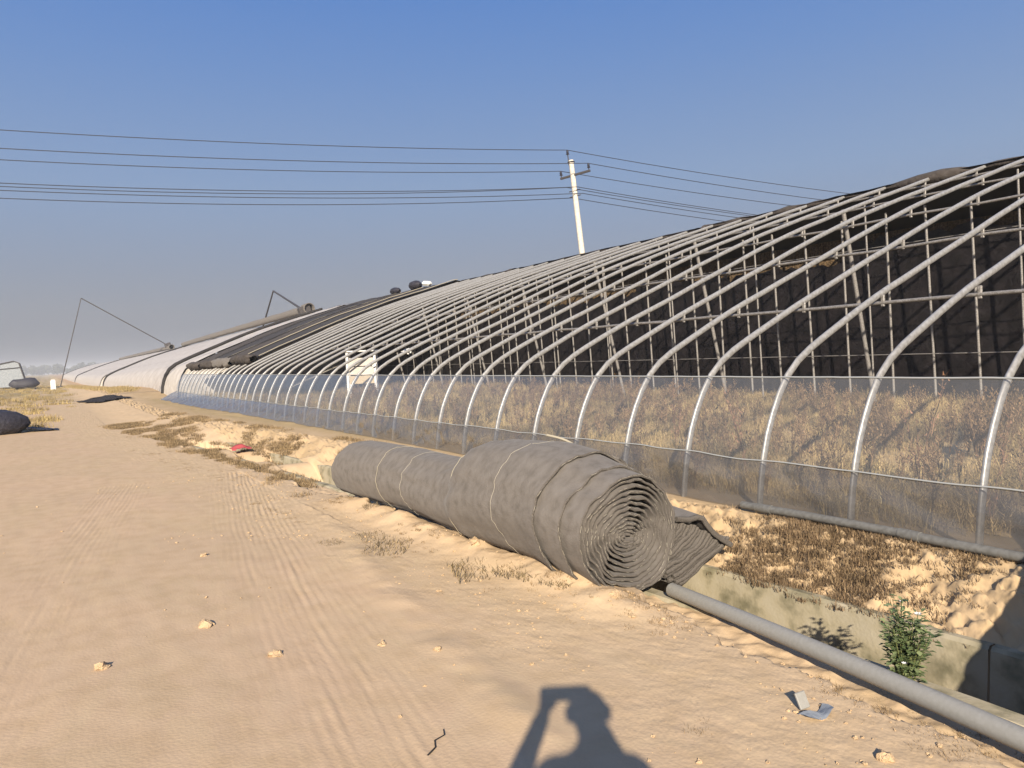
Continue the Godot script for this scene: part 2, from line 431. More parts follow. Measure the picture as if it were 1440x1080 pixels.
func build_greenhouse() -> void:
	var gh := thing("greenhouse", "bare steel greenhouse frame with clear plastic skirt and black inner wall", "greenhouse")
	# arches
	var curve := roof_curve(46)
	var bows := []
	for k in 5:
		var bent := PackedVector3Array()
		for q in curve: bent.append(q + Vector3(0, 0.012 * nb.get_noise_1d(q.x * 9.0 + k * 80.0), 0.035 * nb.get_noise_1d(q.x * 5.0 + k * 50.0 + 500.0)))
		var mb := MB.new()
		mb.tube(bent, 0.032, 0.032, 10, true, Vector3(0, 0, 1), 0.62)
		bows.append(mb.mesh())
	var z := ARCH_0 + ARCH_STEP * 11
	var arches: Array[float] = []
	while z > Z_FAR + 0.2:
		arches.append(z)
		var o := put("arch", bows[rng.randi() % 5], M.steel, gh)
		o.position = Vector3(rng.randf_range(-0.012, 0.012), rng.randf_range(-0.008, 0.008), z + rng.randf_range(-0.02, 0.02))
		o.rotation.x = rng.randf_range(-0.003, 0.003)
		z -= ARCH_STEP
	# purlins under the arches, with the clips that hold them
	var clip := MB.new()
	clip.box(Vector3.ZERO, Vector3(0.025, 0.11, 0.035), Basis.IDENTITY, 0.005)
	var clip_mesh := clip.mesh()
	for px in [6.68, 8.43, 10.03, 11.85, 13.35]:
		var py := roof_y(px) - 0.085
		var m := MB.new()
		var pts := PackedVector3Array()
		var zz := Z_NEAR
		while zz > Z_FAR:
			pts.append(Vector3(px, py + nb.get_noise_2d(px * 30.0, zz * 14.0) * 0.018, zz)); zz -= ARCH_STEP * 0.5
		m.tube(pts, 0.017, 0.017, 8, true, Vector3(0, 1, 0))
		var purlin := put("purlin", m.mesh(), M.thin_steel, gh)
		for az in arches:
			if az < 1.0 and az > -20.0:
				var cl := put("purlin_clip", clip_mesh, M.thin_steel, purlin)
				cl.position = Vector3(px, py + 0.025, az + 0.01)
	# wires strung along the posts
	for w in [[14.02, 2.28, 0.011], [14.0, 3.35, 0.009], [14.0, 1.25, 0.009]]:
		var m := MB.new()
		m.tube(line(Vector3(w[0], w[1], Z_NEAR), Vector3(w[0], w[1], Z_FAR), 30), w[2], w[2], 6, true, Vector3(0, 1, 0))
		put("tie_bar", m.mesh(), M.thin_steel, gh)
	# posts before the back wall, one to an arch, all leaning a little to the sunny side
	var pm := MB.new()
	pm.tube(line(Vector3(0.0, 0.1, 0), Vector3(-0.19, 3.98, 0), 3), 0.024, 0.024, 8)
	var post := pm.mesh()
	for i in arches.size():
		if arches[i] < 2.0 and arches[i] > -33.0:
			var o := put("post", post, M.thin_steel, gh)
			o.position = Vector3(14.15 + rng.randf_range(-0.03, 0.03), 0, arches[i] - 0.35 + rng.randf_range(-0.05, 0.05))
			o.rotation = Vector3(rng.randf_range(-0.01, 0.01), 0, rng.randf_range(-0.008, 0.008))
	# slanting props every fourth arch
	var sm := MB.new()
	sm.tube(line(Vector3(12.66, 0.1, 0), Vector3(11.78, 3.80, 0), 3), 0.036, 0.036, 10)
	var prop := sm.mesh()
	for k in range(-2, 8):
		var o := put("prop", prop, M.thin_steel, gh)
		o.position = Vector3(0, 0, -8.35 - k * ARCH_STEP * 4.0)
		o.rotation.x = rng.randf_range(-0.008, 0.008)
	# slim second row of uprights near the middle of the span
	var um := MB.new()
	um.tube(line(Vector3(13.2, 0.1, 0), Vector3(13.02, 4.1, 0), 3), 0.018, 0.018, 8)
	var upright := um.mesh()
	for k in range(-1, 9):
		var o := put("upright", upright, M.thin_steel, gh)
		o.position = Vector3(0, 0, -8.75 - k * ARCH_STEP * 3.0)
	# earth back wall with the back slope and the lining
	var em := MB.new()
	var rows := []
	var zc := Z_NEAR
	while zc > Z_FAR - 0.6:
		var r := []
		for s in [[14.72, -0.2], [14.74, 1.5], [14.78, 3.0], [14.8, 3.72], [15.6, 3.98], [16.6, 3.8], [17.6, 2.9], [18.6, 1.5], [19.5, 0.3], [20.0, -0.2]]:
			var amp := 0.05 if s[0] < 15.0 else 0.16
			r.append(Vector3(s[0] + nb.get_noise_3d(s[0] * 9.0, s[1] * 30.0, zc * 20.0) * amp, s[1] + nb.get_noise_3d(s[0] * 12.0, s[1] * 9.0 + 40.0, zc * 16.0) * amp, zc))
		rows.append(r)
		zc -= 0.4
	em.grid(rows)
	put("earth_wall", em.mesh(), M.straw_earth, gh)
	# black lining sheets hung side by side on the wall, each creased and cut at its own height
	zc = Z_NEAR
	var k2 := 0
	while zc > Z_FAR:
		var w := rng.randf_range(2.3, 3.4)
		var top := rng.randf_range(3.02, 3.64)
		var sh := MB.new()
		var g := []
		var nrow := 14
		var ncol := 18
		for j in nrow:
			var rr := []
			for i in ncol:
				var fz := zc + 0.05 - (w + 0.1) * i / (ncol - 1)
				var fy := lerpf(-0.05, top + 0.22 * nb.get_noise_1d(fz * 40.0 + k2 * 9.0), float(j) / (nrow - 1))
				var fx := 14.62 + 0.012 * (k2 % 2) + 0.035 * nc.get_noise_2d(fz * 70.0, fy * 5.0) + 0.03 * nb.get_noise_2d(fz * 16.0, fy * 12.0 + 20.0)
				rr.append(Vector3(fx, fy, fz))
			g.append(rr)
		sh.grid(g)
		put("lining_sheet", sh.mesh(), M.black_sheet, gh)
		zc -= w
		k2 += 1
	# back slope: boards of black quilt from the wall head up to the ridge
	zc = Z_NEAR
	while zc > Z_FAR:
		var w := rng.randf_range(3.0, 4.5)
		var bm := MB.new()
		var g := []
		for j in 8:
			var rr := []
			for i in 10:
				var t := float(j) / 7.0
				var fz := zc - w * i / 9.0
				rr.append(Vector3(lerpf(14.95, 13.52, t), lerpf(3.66, 4.33, t) + 0.03 * nb.get_noise_2d(fz * 25.0, t * 30.0), fz))
			g.append(rr)
		bm.grid(g)
		var top_rows := []
		for rr0 in g:
			var r3 := []
			for q0 in rr0: r3.append(q0 + Vector3(0.02, 0.07, 0))
			top_rows.append(r3)
		top_rows.reverse()
		bm.grid(top_rows)
		put("back_slope", bm.mesh(), M.black_roof, gh)
		zc -= w
	# ridge: long lumpy bolster of rolled quilt and soil
	var segs := [[Z_NEAR, -6.2, 0.07], [-6.3, -13.5, 0.08], [-13.6, -22.0, 0.07], [-22.1, -29.0, 0.08], [-29.1, Z_FAR, 0.09]]
	for s in segs:
		var rm := MB.new()
		var g := []
		var zz: float = s[0]
		while zz > s[1]:
			var rr := []
			var r0: float = s[2] * (1.0 + 0.5 * nb.get_noise_1d(zz * 14.0)) + 0.10 * maxf(0.0, nb.get_noise_1d(zz * 9.0 + 300.0) - 0.12)
			for i in 12:
				var a := TAU * i / 12.0
				rr.append(Vector3(13.72 + cos(a) * r0 * 2.0, 4.36 + sin(a) * r0 + 0.02 * nb.get_noise_2d(zz * 10.0, 77.0), zz))
			g.append(rr)
			zz -= 0.22
		rm.grid(g, true)
		put("ridge_bolster", rm.mesh(), M.felt_brown, gh)
	build_skirt(gh)

func skirt_foot(z: float) -> Vector3:
	var far := clampf((-z - 6.0) / 24.0, 0.0, 1.0)
	var x := 4.90 - 0.55 * far * far - 0.10 * far + nb.get_noise_1d(z * 20.0) * (0.02 + 0.1 * far)
	return Vector3(x, maxf(land(x, z), 0.05) + 0.015, z)

func build_skirt(gh: Node3D) -> void:
	# upper clear band: from the seam to the top rail; lower band: doubled, cloudy film tucked in the soil
	var up := MB.new()
	var low := MB.new()
	var g_up := []
	var g_low := []
	var z := Z_NEAR
	var seam := PackedVector3Array()
	var rail := PackedVector3Array()
	while z > Z_FAR - 0.3:
		var far := clampf((-z - 5.0) / 24.0, 0.0, 1.0)
		var saggy := 0.004 * sin((z - ARCH_0) / ARCH_STEP * TAU) + nb.get_noise_1d(z * 12.0) * 0.014
		var sy := 0.635 - 0.09 * far + saggy
		var ru := []
		for i in 13:
			var y := lerpf(sy, 1.30, i / 12.0)
			var belly := -0.012 * pow(sin((z - ARCH_0) / ARCH_STEP * PI), 2.0) * sin(PI * i / 12.0)
			var x := roof_x(y) - 0.052 - belly + 0.006 * nc.get_noise_2d(z * 60.0, y * 130.0)
			ru.append(Vector3(x, y, z))
		g_up.append(ru)
		var foot := skirt_foot(z)
		var rl := []
		var seam_p := Vector3(roof_x(sy) - 0.068, sy, z)
		for i in 12:
			var t := i / 11.0
			var p := foot.lerp(seam_p, t)
			var wr := sin(PI * t)
			p.x += wr * (0.03 * nb.get_noise_2d(z * 26.0 + p.y * 34.0, p.y * 40.0) - 0.02)
			p.x += wr * (0.018 + 0.03 * far) * nc.get_noise_2d(z * 75.0 - p.y * 130.0, p.y * 45.0)
			rl.append(p)
		g_low.append(rl)
		seam.append(seam_p + Vector3(-0.008, 0.004, 0))
		rail.append(Vector3(roof_x(1.30) - 0.058, 1.30 + 0.004 * nb.get_noise_1d(z * 40.0), z))
		z -= 0.07
	up.grid(g_up); low.grid(g_low)
	put("skirt_film", up.mesh(), M.film, gh)
	var l := put("skirt_film", low.mesh(), M.film_double, gh)
	l.set_meta("label", "cloudy doubled lower band of the plastic skirt")
	var sm := MB.new(); sm.tube(seam, 0.006, 0.006, 6, true, Vector3(0, 1, 0))
	put("seam_cord", sm.mesh(), M.film_edge, gh)
	var rm := MB.new(); rm.tube(rail, 0.007, 0.007, 6, true, Vector3(0, 1, 0))
	put("top_cord", rm.mesh(), M.film_edge, gh)

func build_channel() -> void:
	var ch := thing("irrigation_channel", "narrow concrete irrigation channel between the track and the greenhouse bank", "channel")
	# runs of wall cast a few metres long, with joints
	for side in [0, 1]:
		var z := 8.0
		while z > -19.0:
			var len_ := 3.4
			var m := MB.new()
			var g := []
			var n := 14
			for i in n + 1:
				var zz := z - (len_ - 0.012) * i / n
				var d := drift(zz)
				var x0 := (3.545 if side == 0 else 4.27) + d
				var lift := 0.012 * nb.get_noise_2d(side * 50.0, zz * 12.0)
				var top := -0.115 if side == 0 else -0.10
				top += lift
				var w := 0.075 if side == 1 else 0.115
				var lean := 0.05 if side == 1 else -0.05
				var chip := 0.010 * nc.get_noise_2d(zz * 80.0, side * 40.0)
				g.append([Vector3(x0 - lean, -0.75, zz), Vector3(x0 - 0.008 + chip, top - 0.02, zz), Vector3(x0 + 0.012, top, zz), Vector3(x0 + w - 0.012, top + chip * 0.5, zz), Vector3(x0 + w, top - 0.015, zz), Vector3(x0 + w - lean, -0.75, zz)])
			m.grid(g)
			put("channel_wall", m.mesh(false, true), M.concrete, ch)
			z -= len_
	ch.set_meta("kind", "structure")

# ------------------------------------------------------------------ quilts
func spiral_roll(called: String, label: String, near: Vector3, far: Vector3, r_out: float, turns: float, group := "", squash := 0.95, seed_ := 0.0, lift := 1.0) -> Node3D:
	# a quilt wound up: one sheet of real thickness wound in a spiral, its edge telescoped at the near end
	var root := thing(called, label, "quilt roll", near, group)
	var ax := far - near
	var L := ax.length()
	var fw := ax / L
	var right := fw.cross(Vector3.UP).normalized()
	var upv := right.cross(fw).normalized()
	var r_in := 0.045
	var pitch := (r_out - r_in) / turns
	var th := pitch * 0.54
	var per := 52
	var n := int(turns * per)
	var a_end := deg_to_rad(52.0)             # where the loose outer end lies
	var stations := 34
	var m := MB.new()
	var edge := MB.new()
	var st := MB.new()
	var prof := func(i: float, s: float) -> Vector3:   # i along the spiral, s metres along the axis
		var turn := i / per
		var ang := a_end - (turns - turn) * TAU
		var r := r_in + pitch * turn
		var wob := 1.0 + (0.045 + 0.10 * (1.0 - r / r_out)) * nb.get_noise_2d(cos(ang) * 34.0 + seed_, sin(ang) * 34.0 + turn * 3.6) + 0.055 * nb.get_noise_3d(cos(ang) * 22.0, sin(ang) * 22.0, s * 11.0 + seed_)
		var slim := 0.71 - 0.035 * exp(-pow((s - 2.9) / 0.5, 2.0))
		wob += 0.010 * nc.get_noise_2d(s * 46.0, ang * 6.0) + 0.012 * nb.get_noise_2d(s * 20.0 + ang * 9.0, ang * 12.0 + seed_)
		wob *= lerpf(1.0 - 0.05 * smoothstep(0.3, 0.8, s), slim, smoothstep(1.60, 1.98, s)) * (1.0 - 0.03 * exp(-pow((s - 3.4) / 0.10, 2.0)) * smoothstep(0.6, 1.0, r / r_out))
		var flat := squash * lerpf(0.58, 1.0, smoothstep(0.05, 0.75, r / r_out))
		var y := sin(ang) * r * wob * flat
		if y < -r_out * 0.80: y = lerpf(y, -r_out * 0.80, 0.5)
		return right * (cos(ang) * r * wob + 0.03 * (1.0 - r / r_out)) + upv * (y - 0.045 * (1.0 - r / r_out) + lift * (0.12 * smoothstep(0.0, 0.85, s) * (1.0 - smoothstep(1.45, 2.0, s)) + 0.03 * smoothstep(2.2, 3.2, s)))
	var radial := func(i: float) -> Vector3:
		var ang := a_end - (turns - i / per) * TAU
		return right * cos(ang) + upv * sin(ang)
	var shift := func(i: float) -> float:
		var left := turns - i / per
		var back := 0.0
		if left < 1.02: back = 0.42
		elif left < 2.0: back = lerpf(0.16, 0.22, 2.0 - left)
		back = lerpf(back, 0.16, smoothstep(0.96, 1.08, left)) if left < 1.1 else back
		if left >= 2.0: back = lerpf(0.16, 0.0, smoothstep(2.0, 2.12, left)) + 0.018 * nb.get_noise_1d(i * 0.9) + 0.05 * smoothstep(3.0, turns, left)
		return back + 0.012 * nc.get_noise_1d(i * 3.0)
	var stop := func(i: float) -> float:
		var p: Vector3 = prof.call(i, L)
		return L - 0.03 * (0.5 + 0.5 * nb.get_noise_1d(i * 1.3)) - 0.55 * p.y * lift
	# the sheet: outside and inside faces
	for face in 2:
		for zone in 2:      # the coils inside need few steps along the axis, the outer skin many
			var g := []
			var cut := n - int(per * 2.1)
			var many := 8 if zone == 0 else 110
			for i in range(0, cut + 1) if zone == 0 else range(cut, n + 1):
				var row := []
				var s0: float = shift.call(float(i))
				var s1: float = stop.call(float(i))
				for k in many:
					var s := lerpf(s0, s1, pow(k / float(many - 1), 1.15))
					var p: Vector3 = prof.call(float(i), s)
					if face == 1:
						p -= radial.call(float(i)) * th
					row.append(p + fw * s)
				g.append(row)
			if face == 1: g.reverse()
			m.grid(g)
	# closing strip along the loose end
	var g2 := [[], []]
	for k in stations:
		var s := lerpf(shift.call(float(n)), stop.call(float(n)), pow(k / float(stations - 1), 1.15))
		var p: Vector3 = prof.call(float(n), s)
		g2[0].append(p + fw * s); g2[1].append(p - radial.call(float(n)) * th + fw * s)
	m.grid(g2)
	var sheet := put("quilt_sheet", m.mesh(), M.felt, root)
	# rounded hem at the near edge and at the far edge
	for e in 2:
		var pts := PackedVector3Array()
		for i in n + 1:
			var s: float = shift.call(float(i)) + 0.004 if e == 0 else stop.call(float(i)) - 0.004
			var p: Vector3 = prof.call(float(i), s)
			p -= radial.call(float(i)) * th * 0.5
			pts.append(p + fw * s)
		edge = MB.new()
		edge.tube(pts, th * 0.55, th * 0.55, 7, true, fw, 0.8)
		put("hem", edge.mesh(), M.felt_edge, sheet)
	# light thread stitched along the hem
	for i in range(40, n - 1):
		if rng.randf() < 0.34:
			var s: float = shift.call(float(i)) - 0.006
			var a: Vector3 = prof.call(float(i), s)
			var b: Vector3 = prof.call(i + 0.55 + rng.randf() * 0.3, s)
			var off := th * rng.randf_range(0.12, 0.30)
			a -= radial.call(float(i)) * off; b -= radial.call(float(i)) * off
			st.tube(line(a + fw * (s - 0.002), b + fw * s, 2), 0.0012, 0.0012, 4, false)
	var so := put("stitching", st.mesh(), M.thread, sheet)
	so.set_meta("kind", "stuff")
	# cords tied round it
	for s in [1.78, 3.42]:
		if s < L - 0.3:
			var pts := PackedVector3Array()
			for i in 60:
				var q: Vector3 = prof.call(n - per + per * i / 59.0, s + 0.02 * sin(i * 0.4))
				pts.append(q + radial.call(n - per + per * i / 59.0) * 0.006 + fw * (s + 0.03 * sin(i * 0.21)))
			var tm := MB.new(); tm.tube(pts, 0.0030, 0.0030, 5, true, fw)
			put("tie_cord", tm.mesh(), M.rope, root)
	# stitched joints between the breadths of cloth
	for s in [0.98, 2.85]:
		if s < L - 0.2:
			var pts := PackedVector3Array()
			for i in 80:
				var q: Vector3 = prof.call(n - per + per * i / 79.0, s)
				pts.append(q + radial.call(n - per + per * i / 79.0) * 0.0012 + fw * (s + 0.004 * sin(i * 1.7)))
			var jm := MB.new(); jm.tube(pts, 0.0016, 0.0016, 4, true, fw)
			put("seam", jm.mesh(), M.thread, sheet)
	return root

func folded_quilt() -> void:
	var at := Vector3(3.58, 0.40, -4.02)
	var root := thing("folded_quilt", "folded stack of grey quilt layers drooping into the concrete channel", "quilt", at)
	var n := 14
	for j in n:
		var r := 0.17 + 0.034 * j
		var a0 := deg_to_rad(-100.0 + 2.0 * j + rng.randf_range(-3, 3))
		var a1 := deg_to_rad(-19.0 - 0.5 * j + rng.randf_range(-3, 3))
		var m := MB.new()
		var top := []
		var bot := []
		var stat := 9
		var seg := 22
		var z0 := 0.03 * nb.get_noise_1d(j * 30.0) + 0.02
		var pts := PackedVector3Array()
		for k in stat:
			var zz := -z0 - 1.5 * pow(k / float(stat - 1), 1.4)
			var rt := []
			var rb := []
			for i in seg + 1:
				var t := float(i) / seg
				var a := lerpf(a0, a1, t)
				var rr := r + 0.020 * nb.get_noise_3d(t * 60.0, j * 6.0, zz * 14.0)
				rr += 0.008 * j * smoothstep(0.5, 1.0, t)
				var p := Vector3(cos(a) * rr * 1.06, sin(a) * rr * 0.86, zz)
				var o := Vector3(cos(a), sin(a), 0)
				rt.append(p - o * 0.014); rb.append(p + o * 0.014)
				if k == 0: pts.append(p)
			top.append(rt); bot.append(rb)
		bot.reverse()
		m.grid(top); m.grid(bot)
		var layer := put("quilt_layer", m.mesh(), M.felt, root)
		var e := MB.new(); e.tube(pts, 0.0165, 0.0165, 7, true, Vector3(0, 0, 1), 0.8)
		put("hem", e.mesh(), M.felt_edge, layer)
	# the uppermost layer, kinked where it lies over the fold
	var m2 := MB.new()
	var kink := [Vector3(0.14, 0.0, 0), Vector3(0.26, -0.02, 0), Vector3(0.34, -0.015, 0), Vector3(0.39, -0.03, 0), Vector3(0.43, -0.085, 0), Vector3(0.49, -0.15, 0), Vector3(0.57, -0.21, 0), Vector3(0.67, -0.27, 0)]
	var gt := []
	var gb := []
	for k in 9:
		var zz := 0.02 - 1.5 * k / 8.0
		var a := []
		var b := []
		for i in kink.size():
			var p: Vector3 = kink[i] + Vector3(0.02 * nb.get_noise_2d(i * 20.0, zz * 20.0), 0.02 * nb.get_noise_2d(i * 15.0 + 60.0, zz * 20.0), zz)
			p.y += 0.16 * float(k) / 8.0
			a.append(p); b.append(p + Vector3(0, -0.032, 0))
		gt.append(a); gb.append(b)
	gb.reverse()
	m2.grid(gt); m2.grid(gb)
	var flap := put("quilt_layer", m2.mesh(), M.felt, root)
	var pk := PackedVector3Array()
	for q0 in kink: pk.append(q0 + Vector3(0, -0.016, 0.018))
	var e2 := MB.new(); e2.tube(pk, 0.021, 0.021, 7, true, Vector3(0, 0, 1), 0.8)
	put("hem", e2.mesh(), M.felt_edge, flap)

func roof_quilts() -> void:
	# quilts laid over the far end of the bare frame, lower ends bundled
	var z := -26.2
	var k := 0
	var looks := ["dark grey quilt draped over the bare arches, next to them", "dark brown quilt draped on the frame between two dark grey quilts", "dark grey quilt with a tan patch draped near the end of the frame", "dark quilt draped over the last arches beside the film-covered greenhouse"]
	while k < 4:
		var w := 2.7
		var root := thing("roof_quilt", looks[k], "quilt", Vector3(0, 0, z), "quilts laid over the end of the frame")
		var g := []
		var low: float = 5.75 + 0.35 * [0.6, 0.1, 0.0, -0.3][k]
		var top := []
		var bot := []
		for i in 40:
			var x := lerpf(low, 13.95, i / 39.0)
			var a := []
			var b := []
			for j in 10:
				var zz := -w * j / 9.0
				var y := roof_y(minf(x, 13.6)) + 0.07 + 0.03 * nb.get_noise_2d(x * 12.0, (z + zz) * 20.0) + 0.02 * k
				if x > 13.6: y -= (x - 13.6) * 0.3
				a.append(Vector3(x, y + 0.035, zz)); b.append(Vector3(x, y, zz))
			top.append(a); bot.append(b)
		bot.reverse()
		var m := MB.new(); m.grid(top); m.grid(bot)
		put("quilt_sheet", m.mesh(), M.felt_dark if k % 2 == 0 else M.felt_brown, root)
		# bundled lower end
		var bm := MB.new()
		var rows := []
		for j in 16:
			var zz := -w * j / 15.0
			var rr := []
			for i in 14:
				var a := TAU * i / 14.0
				var r := 0.20 * (1.0 + 0.55 * nb.get_noise_3d(cos(a) * 18.0, sin(a) * 18.0, (z + zz) * 40.0))
				if j == 0 or j == 15: r *= 0.55
				rr.append(Vector3(low - 0.06 + cos(a) * r * 1.2, roof_y(low) + 0.10 + sin(a) * r * 0.9, zz))
			rows.append(rr)
		bm.grid(rows, true)
		put("bundled_end", bm.mesh(), M.felt_brown if k != 1 else M.felt, root)
		# pale cord along its side
		var pts := PackedVector3Array()
		for i in 30:
			var x := lerpf(low, 13.7, i / 29.0)
			pts.append(Vector3(x, roof_y(minf(x, 13.6)) + 0.135 + 0.03 * nb.get_noise_2d(x * 12.0, z * 20.0), -0.15 + 0.04 * sin(x * 3.0)))
		var cm := MB.new(); cm.tube(pts, 0.014, 0.014, 5)
		put("tie_cord", cm.mesh(), M.rope, root)
		z -= w + 0.05
		k += 1
	# things left on the ridge
	for d in [[-29.6, 0.24, "black bundled sack lying on the ridge above the draped quilts", "black_sack"], [-31.8, 0.19, "dark rolled quilt end lying on the ridge beside the black sack", "quilt_bundle"]]:
		var m := MB.new()
		var rows := []
		for j in 9:
			var t := j / 8.0
			var rr := []
			for i in 12:
				var a := TAU * i / 12.0
				var r: float = d[1] * sqrt(maxf(0.02, 1.0 - pow(2.0 * t - 1.0, 2.0))) * (1.0 + 0.3 * nb.get_noise_3d(cos(a) * 20.0, sin(a) * 20.0, t * 60.0 + d[0]))
				rr.append(Vector3(cos(a) * r, sin(a) * r * 0.85, -0.9 * t))
			rows.append(rr)
		m.grid(rows, true)
		var o := put(d[3], m.mesh(), M.tarp)
		o.position = Vector3(13.6, 4.46 + d[1] * 0.8, d[0])
		tag(o, d[2], "sack" if d[3] == "black_sack" else "quilt")
	var wm := MB.new()
	wm.box(Vector3.ZERO, Vector3(0.32, 0.2, 0.4), Basis(Vector3(0.2, 1, 0).normalized(), 0.5), 0.08)
	var wo := put("white_sack", wm.mesh(), M.white)
	wo.position = Vector3(13.55, 4.60, -28.8)
	tag(wo, "small white sack on the ridge beside the black sack", "sack")

# ------------------------------------------------------------------ the covered greenhouses farther on
func covered_greenhouse(z0: float, z1: float, dy: float, label: String, ropes: Array, pale_to: float, roll: bool, dx := 0.0, fall := 0.0) -> void:
	var root := thing("covered_greenhouse", label, "greenhouse", Vector3(dx, dy, z0), "covered greenhouses in the row")
	var curve := roof_curve(26)
	var L := z0 - z1
	root.rotation.x = fall / L
	for part in 2:
		var a := 0.0 if part == 0 else z0 - pale_to
		var b := z0 - pale_to if part == 0 else L
		if b - a < 0.5: continue
		var m := MB.new()
		var rows := []
		var n := int((b - a) / 0.45) + 2
		for j in n:
			var zz := -lerpf(a, b, j / float(n - 1))
			var rr := []
			for i in curve.size():
				var p := curve[i]
				var w := sin(fposmod(zz, 1.0) * TAU) * 0.02
				var low := 1.0 - smoothstep(5.2, 6.2, p.x)
				rr.append(Vector3(p.x - 0.05 + w * 0.7 + low * 0.05 * nb.get_noise_2d(zz * 35.0, p.y * 20.0), p.y + w + 0.03 * nb.get_noise_2d(zz * 14.0, p.x * 8.0), zz))
			rows.append(rr)
		m.grid(rows)
		put("roof_film", m.mesh(), M.pale_film if part == 0 else M.old_film, root)
	# end walls and back wall of earth
	for e in [0.0, -L]:
		var gm := MB.new()
		for i in curve.size() - 1:
			gm.quad(Vector3(curve[i].x, 0.0, e), Vector3(curve[i + 1].x, 0.0, e), Vector3(curve[i + 1].x, curve[i + 1].y - 0.04, e), Vector3(curve[i].x, curve[i].y - 0.04, e))
		put("end_wall", gm.mesh(), M.pale_film, root)
	var em := MB.new()
	var rows2 := []
	var nn := int(L / 2.0) + 2
	for j in nn:
		var zz := -L * j / float(nn - 1)
		var rr := []
		for s in [[13.5, 4.33], [14.6, 4.3], [16.0, 4.0], [17.6, 2.9], [19.5, 0.3], [20.0, -0.4]]:
			rr.append(Vector3(s[0], s[1] + 0.22 * nb.get_noise_2d(s[0] * 10.0, (zz + z0) * 14.0), zz))
		rows2.append(rr)
	em.grid(rows2)
	put("earth_wall", em.mesh(), M.earth, root)
	for rz in ropes:
		var pts := PackedVector3Array()
		for p in curve: pts.append(Vector3(p.x - 0.07, p.y + 0.09, rz - z0))
		var rm := MB.new(); rm.tube(pts, 0.10, 0.07, 7, true, Vector3(0, 0, 1), 1.5)
		put("film_seam", rm.mesh(), M.dark_rope, root)
	if roll:
		var q := thing("ridge_quilt_roll", "long grey quilt rolled up along the ridge of the " + ("first covered greenhouse" if ropes[0] > -60.0 else "covered greenhouse farther along"), "quilt roll", Vector3(dx + 13.1, dy + 4.50, z0 - 6.4))
		q.rotation.x = fall / L
		var m := MB.new()
		var rows := []
		var len_ := L - 6.8
		var n := int(len_ / 0.6)
		for j in n + 1:
			var zz := -0.55 - len_ * j / n
			var rr := []
			for i in 16:
				var a := TAU * i / 16.0
				var r := 0.23 * (1.0 + 0.14 * nb.get_noise_3d(cos(a) * 20.0, sin(a) * 20.0, zz * 15.0))
				rr.append(Vector3(cos(a) * r, sin(a) * r, zz))
			rows.append(rr)
		m.grid(rows, true)
		put("quilt_sheet", m.mesh(), M.felt, q)
		# its open end: a hollow sleeve of quilt
		var c := MB.new()
		var ring := []
		for st in [[-0.6, 0.33], [0.25, 0.33], [0.27, 0.31], [0.25, 0.27], [-1.4, 0.25]]:
			var rr := []
			for i in 18: rr.append(Vector3(cos(TAU * i / 18.0) * st[1], sin(TAU * i / 18.0) * st[1], st[0]))
			ring.append(rr)
		c.grid(ring, true)
		put("roll_end", c.mesh(), M.felt, q)

func roller_machine(foot: Vector3, elbow: Vector3, end: Vector3, label: String) -> void:
	var root := thing("quilt_roller", label, "roller machine", foot, "roller machines of the covered greenhouses")
	for s in [-0.14, 0.14]:
		var m := MB.new()
		m.tube(line(Vector3(0, 0, s), elbow - foot + Vector3(0, 0, s * 0.4), 3), 0.055, 0.045, 6, true, Vector3(1, 0, 0))
		put("lower_arm", m.mesh(), M.iron, root)
	var m2 := MB.new()
	m2.tube(line(elbow - foot, end - foot, 3), 0.065, 0.065, 6, true, Vector3(0, 0, 1))
	var upper := put("upper_arm", m2.mesh(), M.iron, root)
	var m3 := MB.new()
	m3.box(end - foot, Vector3(0.7, 0.6, 0.6), Basis(Vector3(0, 0, 1), 0.3), 0.08)
	put("gear_motor", m3.mesh(), M.iron, upper)
	var m4 := MB.new()
	m4.box(Vector3(0, 0.02, 0), Vector3(0.5, 0.1, 0.6), Basis.IDENTITY, 0.02)
	put("foot_plate", m4.mesh(), M.iron, root)

